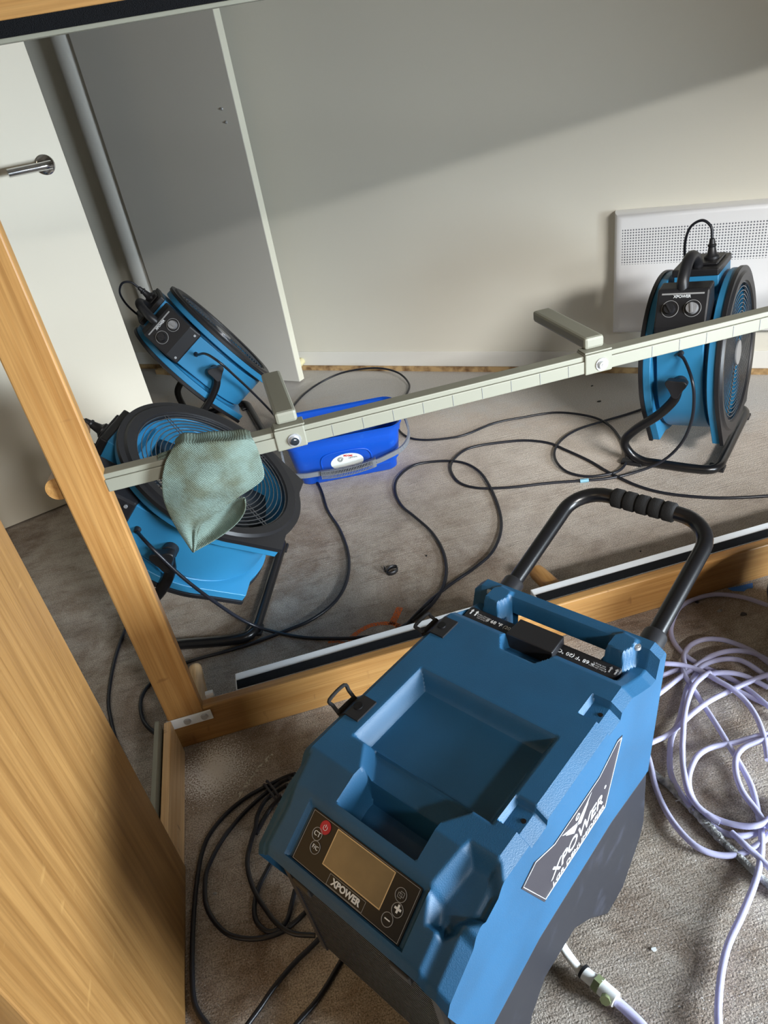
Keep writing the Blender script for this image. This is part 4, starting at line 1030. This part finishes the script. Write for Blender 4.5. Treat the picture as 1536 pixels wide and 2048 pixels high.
lp = [a-d*0.2+Vector((0, 0, -0.004)), a+Vector((0, 0, 0.006)), a+d*0.5+Vector((0, 0, 0.008)), b2+Vector((0, 0, 0.006)), b2+d*0.25+Vector((0, 0, -0.004))]
mb.sweep(catmull(lp, 4), 0.0022, 6); mb.sweep([p+Vector((-0.006, -0.006, 0)) for p in catmull(lp, 4)], 0.0022, 6)
mb.build('cable_tie', M['decal'], ec, off=ec.location, smooth=60)
# blue tag on the cord
mb = MB(); mb.sweep([fl(1160, 962, 0.0055), fl(1177, 960, 0.0055)], 0.0058, 8); tag(mb.build('cable_tag', M['bluetag']), 'small pale blue tape tag wrapped on the looping cord', 'tag')

H = [[(1536, 1211), (1484, 1194), (1430, 1189), (1390, 1198), (1362, 1213), (1347, 1238), (1342, 1266), (1353, 1292), (1375, 1314), (1408, 1334), (1452, 1353), (1491, 1375), (1536, 1412), (1580, 1450)],
 [(1372, 1350), (1370, 1332), (1368, 1310), (1382, 1290), (1408, 1279), (1441, 1279), (1473, 1288), (1506, 1303), (1536, 1325), (1570, 1350)],
 [(1300, 1400), (1325, 1382), (1353, 1360), (1386, 1336), (1419, 1314), (1452, 1303), (1484, 1302), (1517, 1310), (1560, 1335)],
 [(1310, 1326), (1331, 1327), (1364, 1330), (1397, 1340), (1430, 1358), (1463, 1377), (1491, 1402), (1513, 1434), (1528, 1474), (1536, 1520)],
 [(1310, 1356), (1329, 1349), (1357, 1340), (1390, 1343), (1419, 1351), (1441, 1364), (1484, 1386), (1536, 1410)],
 [(1390, 1345), (1410, 1329), (1436, 1320), (1467, 1318), (1495, 1327), (1536, 1356), (1570, 1390)],
 [(1560, 1342), (1536, 1349), (1502, 1362), (1463, 1380), (1419, 1402), (1386, 1426), (1353, 1456), (1331, 1472), (1307, 1483), (1285, 1492)],
 [(1420, 1345), (1406, 1353), (1388, 1371), (1375, 1404), (1368, 1441), (1366, 1474), (1365, 1500), (1367, 1535), (1376, 1581), (1396, 1613), (1431, 1637), (1478, 1651), (1513, 1651), (1536, 1640), (1570, 1610)],
 [(1400, 1340), (1390, 1351), (1375, 1375), (1366, 1408), (1358, 1441), (1344, 1474), (1340, 1500), (1341, 1543), (1355, 1578), (1381, 1613), (1413, 1643), (1449, 1666), (1484, 1672), (1513, 1665), (1536, 1643), (1570, 1600)],
 [(1365, 1335), (1370, 1351), (1382, 1371), (1403, 1404), (1430, 1445), (1458, 1491), (1484, 1535), (1504, 1576), (1516, 1625), (1523, 1669), (1522, 1713), (1510, 1765), (1484, 1830), (1457, 1888), (1443, 1946), (1437, 2005), (1437, 2048), (1440, 2090)],
 [(1540, 1468), (1513, 1473), (1469, 1485), (1425, 1494), (1396, 1511), (1380, 1543), (1378, 1573), (1390, 1605), (1413, 1628), (1440, 1645)],
 [(1545, 1476), (1519, 1482), (1489, 1494), (1473, 1514), (1472, 1546), (1484, 1581), (1507, 1613), (1527, 1640), (1550, 1665)],
 [(1290, 1495), (1300, 1526), (1311, 1573), (1332, 1622), (1361, 1663), (1396, 1695), (1437, 1710), (1478, 1708), (1513, 1692), (1536, 1672), (1570, 1640)],
 [(1463, 1665), (1490, 1690), (1515, 1712), (1545, 1742)],
 [(1410, 1349), (1450, 1345), (1490, 1352), (1536, 1375)]]
mb = MB()
for k, st in enumerate(H): mb.sweep(strand(st, 0.005, 0.006+0.0042*(k % 4), 0.006), 0.0050, 12)
tag(mb.build('drain_hose', M['hose'], smooth=80), 'lilac translucent drain hose tangled in loops right of the dehumidifier', 'hose')
gt = thing('wrapped_tube', 'dirty grey tube with torn white wrapping lying under the lilac hose', 'tube', fl(1400, 1630, 0))
mb = MB(); mb.sweep(strand([(1290, 1530), (1311, 1549), (1352, 1584), (1381, 1613), (1413, 1648), (1440, 1678), (1472, 1707), (1507, 1742), (1536, 1768), (1570, 1800)], 0.006, 0.0062), 0.0058, 12); mb.build('tube', M['torn'], gt, off=gt.location, smooth=70)
mb = MB(); pts = strand([(1330, 1560), (1352, 1584), (1381, 1613), (1413, 1648), (1443, 1680)], 0.006, 0.0075)
mb.sweep(pts, [0.0062+0.0022*noise.noise(Vector((i*0.7, 3, 1)))+0.001 for i in range(len(pts))], 9)
for k in range(14):
    p = pts[random.randrange(4, len(pts))]; q = p+Vector((random.uniform(-0.014, 0.014), random.uniform(-0.014, 0.014), random.uniform(0.0, 0.006)))
    mb.sweep(catmull([p, (p+q)/2+Vector((0.003, -0.004, 0.006)), q], 4), 0.0009, 5)
mb.build('torn_wrapping', M['torn'], gt, off=gt.location, smooth=60)
# white drain outlet with valve below the dehumidifier
vo = thing('drain_valve', 'white drain pipe with elbow valve and black clip on the floor below the dehumidifier', 'valve', fl(1200, 1980, 0))
def vpart(name, pts, r, mt, seg=16, **k):
    mb = MB(); P = [fl(*p) for p in pts]; mb.sweep(P if len(P) < 3 else catmull(P, 5), r, seg); return mb.build(name, M[mt], vo, off=vo.location, smooth=45, **k)
vpart('pipe', [(1105, 1860, 0.05), (1122, 1888, 0.035), (1140, 1915, 0.022), (1162, 1944, 0.014)], 0.0062, 'pvc')
vpart('pipe_fitting', [(1166, 1944, 0.014), (1196, 1968, 0.014)], 0.0092, 'pvc')
vpart('clip', [(1158, 1948, 0.014), (1170, 1938, 0.014)], 0.004, 'black'); vpart('clip_ring', [(1165, 1941, 0.014), (1170, 1946, 0.014)], 0.0102, 'black')
vpart('hex_nut', [(1190, 1963, 0.014), (1202, 1974, 0.014)], 0.012, 'green', 6)
vpart('valve_body', [(1200, 1972, 0.014), (1232, 2000, 0.014)], 0.0105, 'pvc')
vpart('elbow', [(1214, 1990, 0.014), (1210, 2002, 0.02)], 0.007, 'green', 8)
vpart('outlet_tube', [(1228, 1998, 0.012), (1255, 2022, 0.009), (1285, 2052, 0.007), (1310, 2085, 0.006)], 0.0068, 'hose')
# black drum at the right edge
bb = Vector((0.945, 0.775, 0)); t = thing('black_bin', 'black round container cut off by the right edge, beside the lilac hose', 'container', bb)
MB().lathe([(0, 0), (0, 0.14), (0.008, 0.15), (0.06, 0.157), (0.12, 0.162), (0.165, 0.164), (0.17, 0.158), (0.02, 0.148), (0.018, 0.0)], lambda a, c, s: Vector((c, s, a)), 48).build('shell', M['black'], t, smooth=40)
MB().lathe([(0.155, 0.160), (0.155, 0.170), (0.172, 0.170), (0.175, 0.158)], lambda a, c, s: Vector((c, s, a)), 48, True).build('rim', M['tube'], t, smooth=40)

# ------------------------------------------------------------------ things and marks on the floor
mb = MB(); c = fl(785, 1144, 0); V = []; n = 30
for i in range(n):
    a = 0.5+5.6*i/(n-1); r_ = 0.0135+0.002*math.sin(2*a)
    p = c+Vector((r_*1.15*math.cos(a), r_*math.sin(a), 0)); V += [p+Vector((0, 0, 0.0006)), p+Vector((0.001, 0.0, 0.0115))]
mb.add(V, [(2*i, 2*i+2, 2*i+3, 2*i+1) for i in range(n-1)])
mb.add([c+Vector((-0.016, 0.004, 0.001)), c+Vector((-0.017, 0.020, 0.001)), c+Vector((-0.016, 0.020, 0.012)), c+Vector((-0.015, 0.004, 0.012))], [(0, 1, 2, 3)])
o_ = mb.build('cable_tie', M['black'], smooth=60, fix=False); s = o_.modifiers.new('thick', 'SOLIDIFY'); s.thickness = 0.0012
tag(o_, 'small curled black strap lying alone in the middle of the floor', 'cable tie')
def ribbon(mb, pts, wd, z):
    P = catmull([fl(*p, 0) for p in pts], 8); V = []
    for i, p in enumerate(P):
        d = (P[min(i+1, len(P)-1)]-P[max(i-1, 0)]).normalized(); nn = Vector((-d.y, d.x, 0)); V += [p+nn*wd*0.5+Vector((0, 0, z)), p-nn*wd*0.5+Vector((0, 0, z))]
    mb.add(V, [(2*i, 2*i+1, 2*i+3, 2*i+2) for i in range(len(P)-1)])
mb = MB()
ribbon(mb, [(800, 1215), (792, 1232), (783, 1250)], 0.017, 0.0006)
ribbon(mb, [(702, 1276), (720, 1262), (745, 1250), (780, 1247), (798, 1252)], 0.0125, 0.0006)
ribbon(mb, [(792, 1252), (806, 1256), (820, 1266), (830, 1273)], 0.0135, 0.0006)
ribbon(mb, [(780, 1262), (774, 1275), (768, 1292)], 0.0125, 0.0006)
ribbon(mb, [(656, 1285), (680, 1284), (700, 1291), (716, 1289)], 0.007, 0.0006)
ribbon(mb, [(704, 1276), (694, 1290), (688, 1304)], 0.007, 0.0008)
ribbon(mb, [(732, 1297), (748, 1295)], 0.005, 0.0006)
tag(mb.build('spray_paint_mark', M['orange']), 'orange spray paint lines on the concrete behind the lower bamboo rail', 'paint mark')
mb = MB(); ribbon(mb, [(476, 1595), (488, 1576), (500, 1560), (512, 1542), (528, 1525), (545, 1508)], 0.007, 0.0006); ribbon(mb, [(525, 1543), (534, 1540)], 0.004, 0.0006)
ribbon(mb, [(455, 1418), (462, 1412)], 0.003, 0.0006); ribbon(mb, [(495, 1282), (500, 1270)], 0.0015, 0.0006)
tag(mb.build('paint_streak', M['chalk']), 'pale diagonal streak of dried paint between overspray patch and dehumidifier', 'paint mark')
P = [fl(*p, 0) for p in [(1455, 1177), (1480, 1172), (1505, 1166), (1506, 1176), (1494, 1178), (1488, 1183), (1465, 1182)]]
mb = MB(); mb.prism([(p.x, p.y) for p in P], lambda p, z: Vector((p[0], p[1], z)), 0.0002, 0.0008)
tag(mb.build('blue_paint_spot', M['tape']), 'small bright blue paint spot in front of the lower bamboo rail', 'paint mark')
def flake(px, py, r_, mt, lab):
    c = fl(px, py, 0); mb = MB()
    P = [(c.x+r_*random.uniform(0.6, 1)*math.cos(2*PI*k/8), c.y+r_*0.7*random.uniform(0.6, 1)*math.sin(2*PI*k/8)) for k in range(8)]
    mb.prism(P, lambda p, z: Vector((p[0], p[1], z)), 0.0, 0.002)
    tag(mb.build('paint_flake', M[mt]), lab, 'debris')
flake(1308, 1899, 0.005, 'pvc', 'white paint flake alone on bare floor right of the drain valve')
flake(430, 1788, 0.004, 'torn', 'pale flake inside the coiled cord at lower left')
flake(1198, 803, 0.008, 'black', 'dark crumb on the floor left of the upright fan, near the wall')
flake(1184, 772, 0.006, 'decal', 'dark crumb on the pale painted floor near the wall, the farther one')
flake(853, 1112, 0.0035, 'black', 'tiny black crumb right of the curled strap')
flake(1281, 1103, 0.003, 'black', 'tiny dark crumb inside the push handle opening')
flake(1394, 1205, 0.006, 'decal', 'dark debris fragment inside the topmost hose loop, beside the handle')
flake(1440, 1222, 0.007, 'torn', 'grey debris fragment in the centre of the topmost hose loop')
flake(1488, 1229, 0.009, 'decal', 'largest dark debris fragment on the floor near the right picture edge')
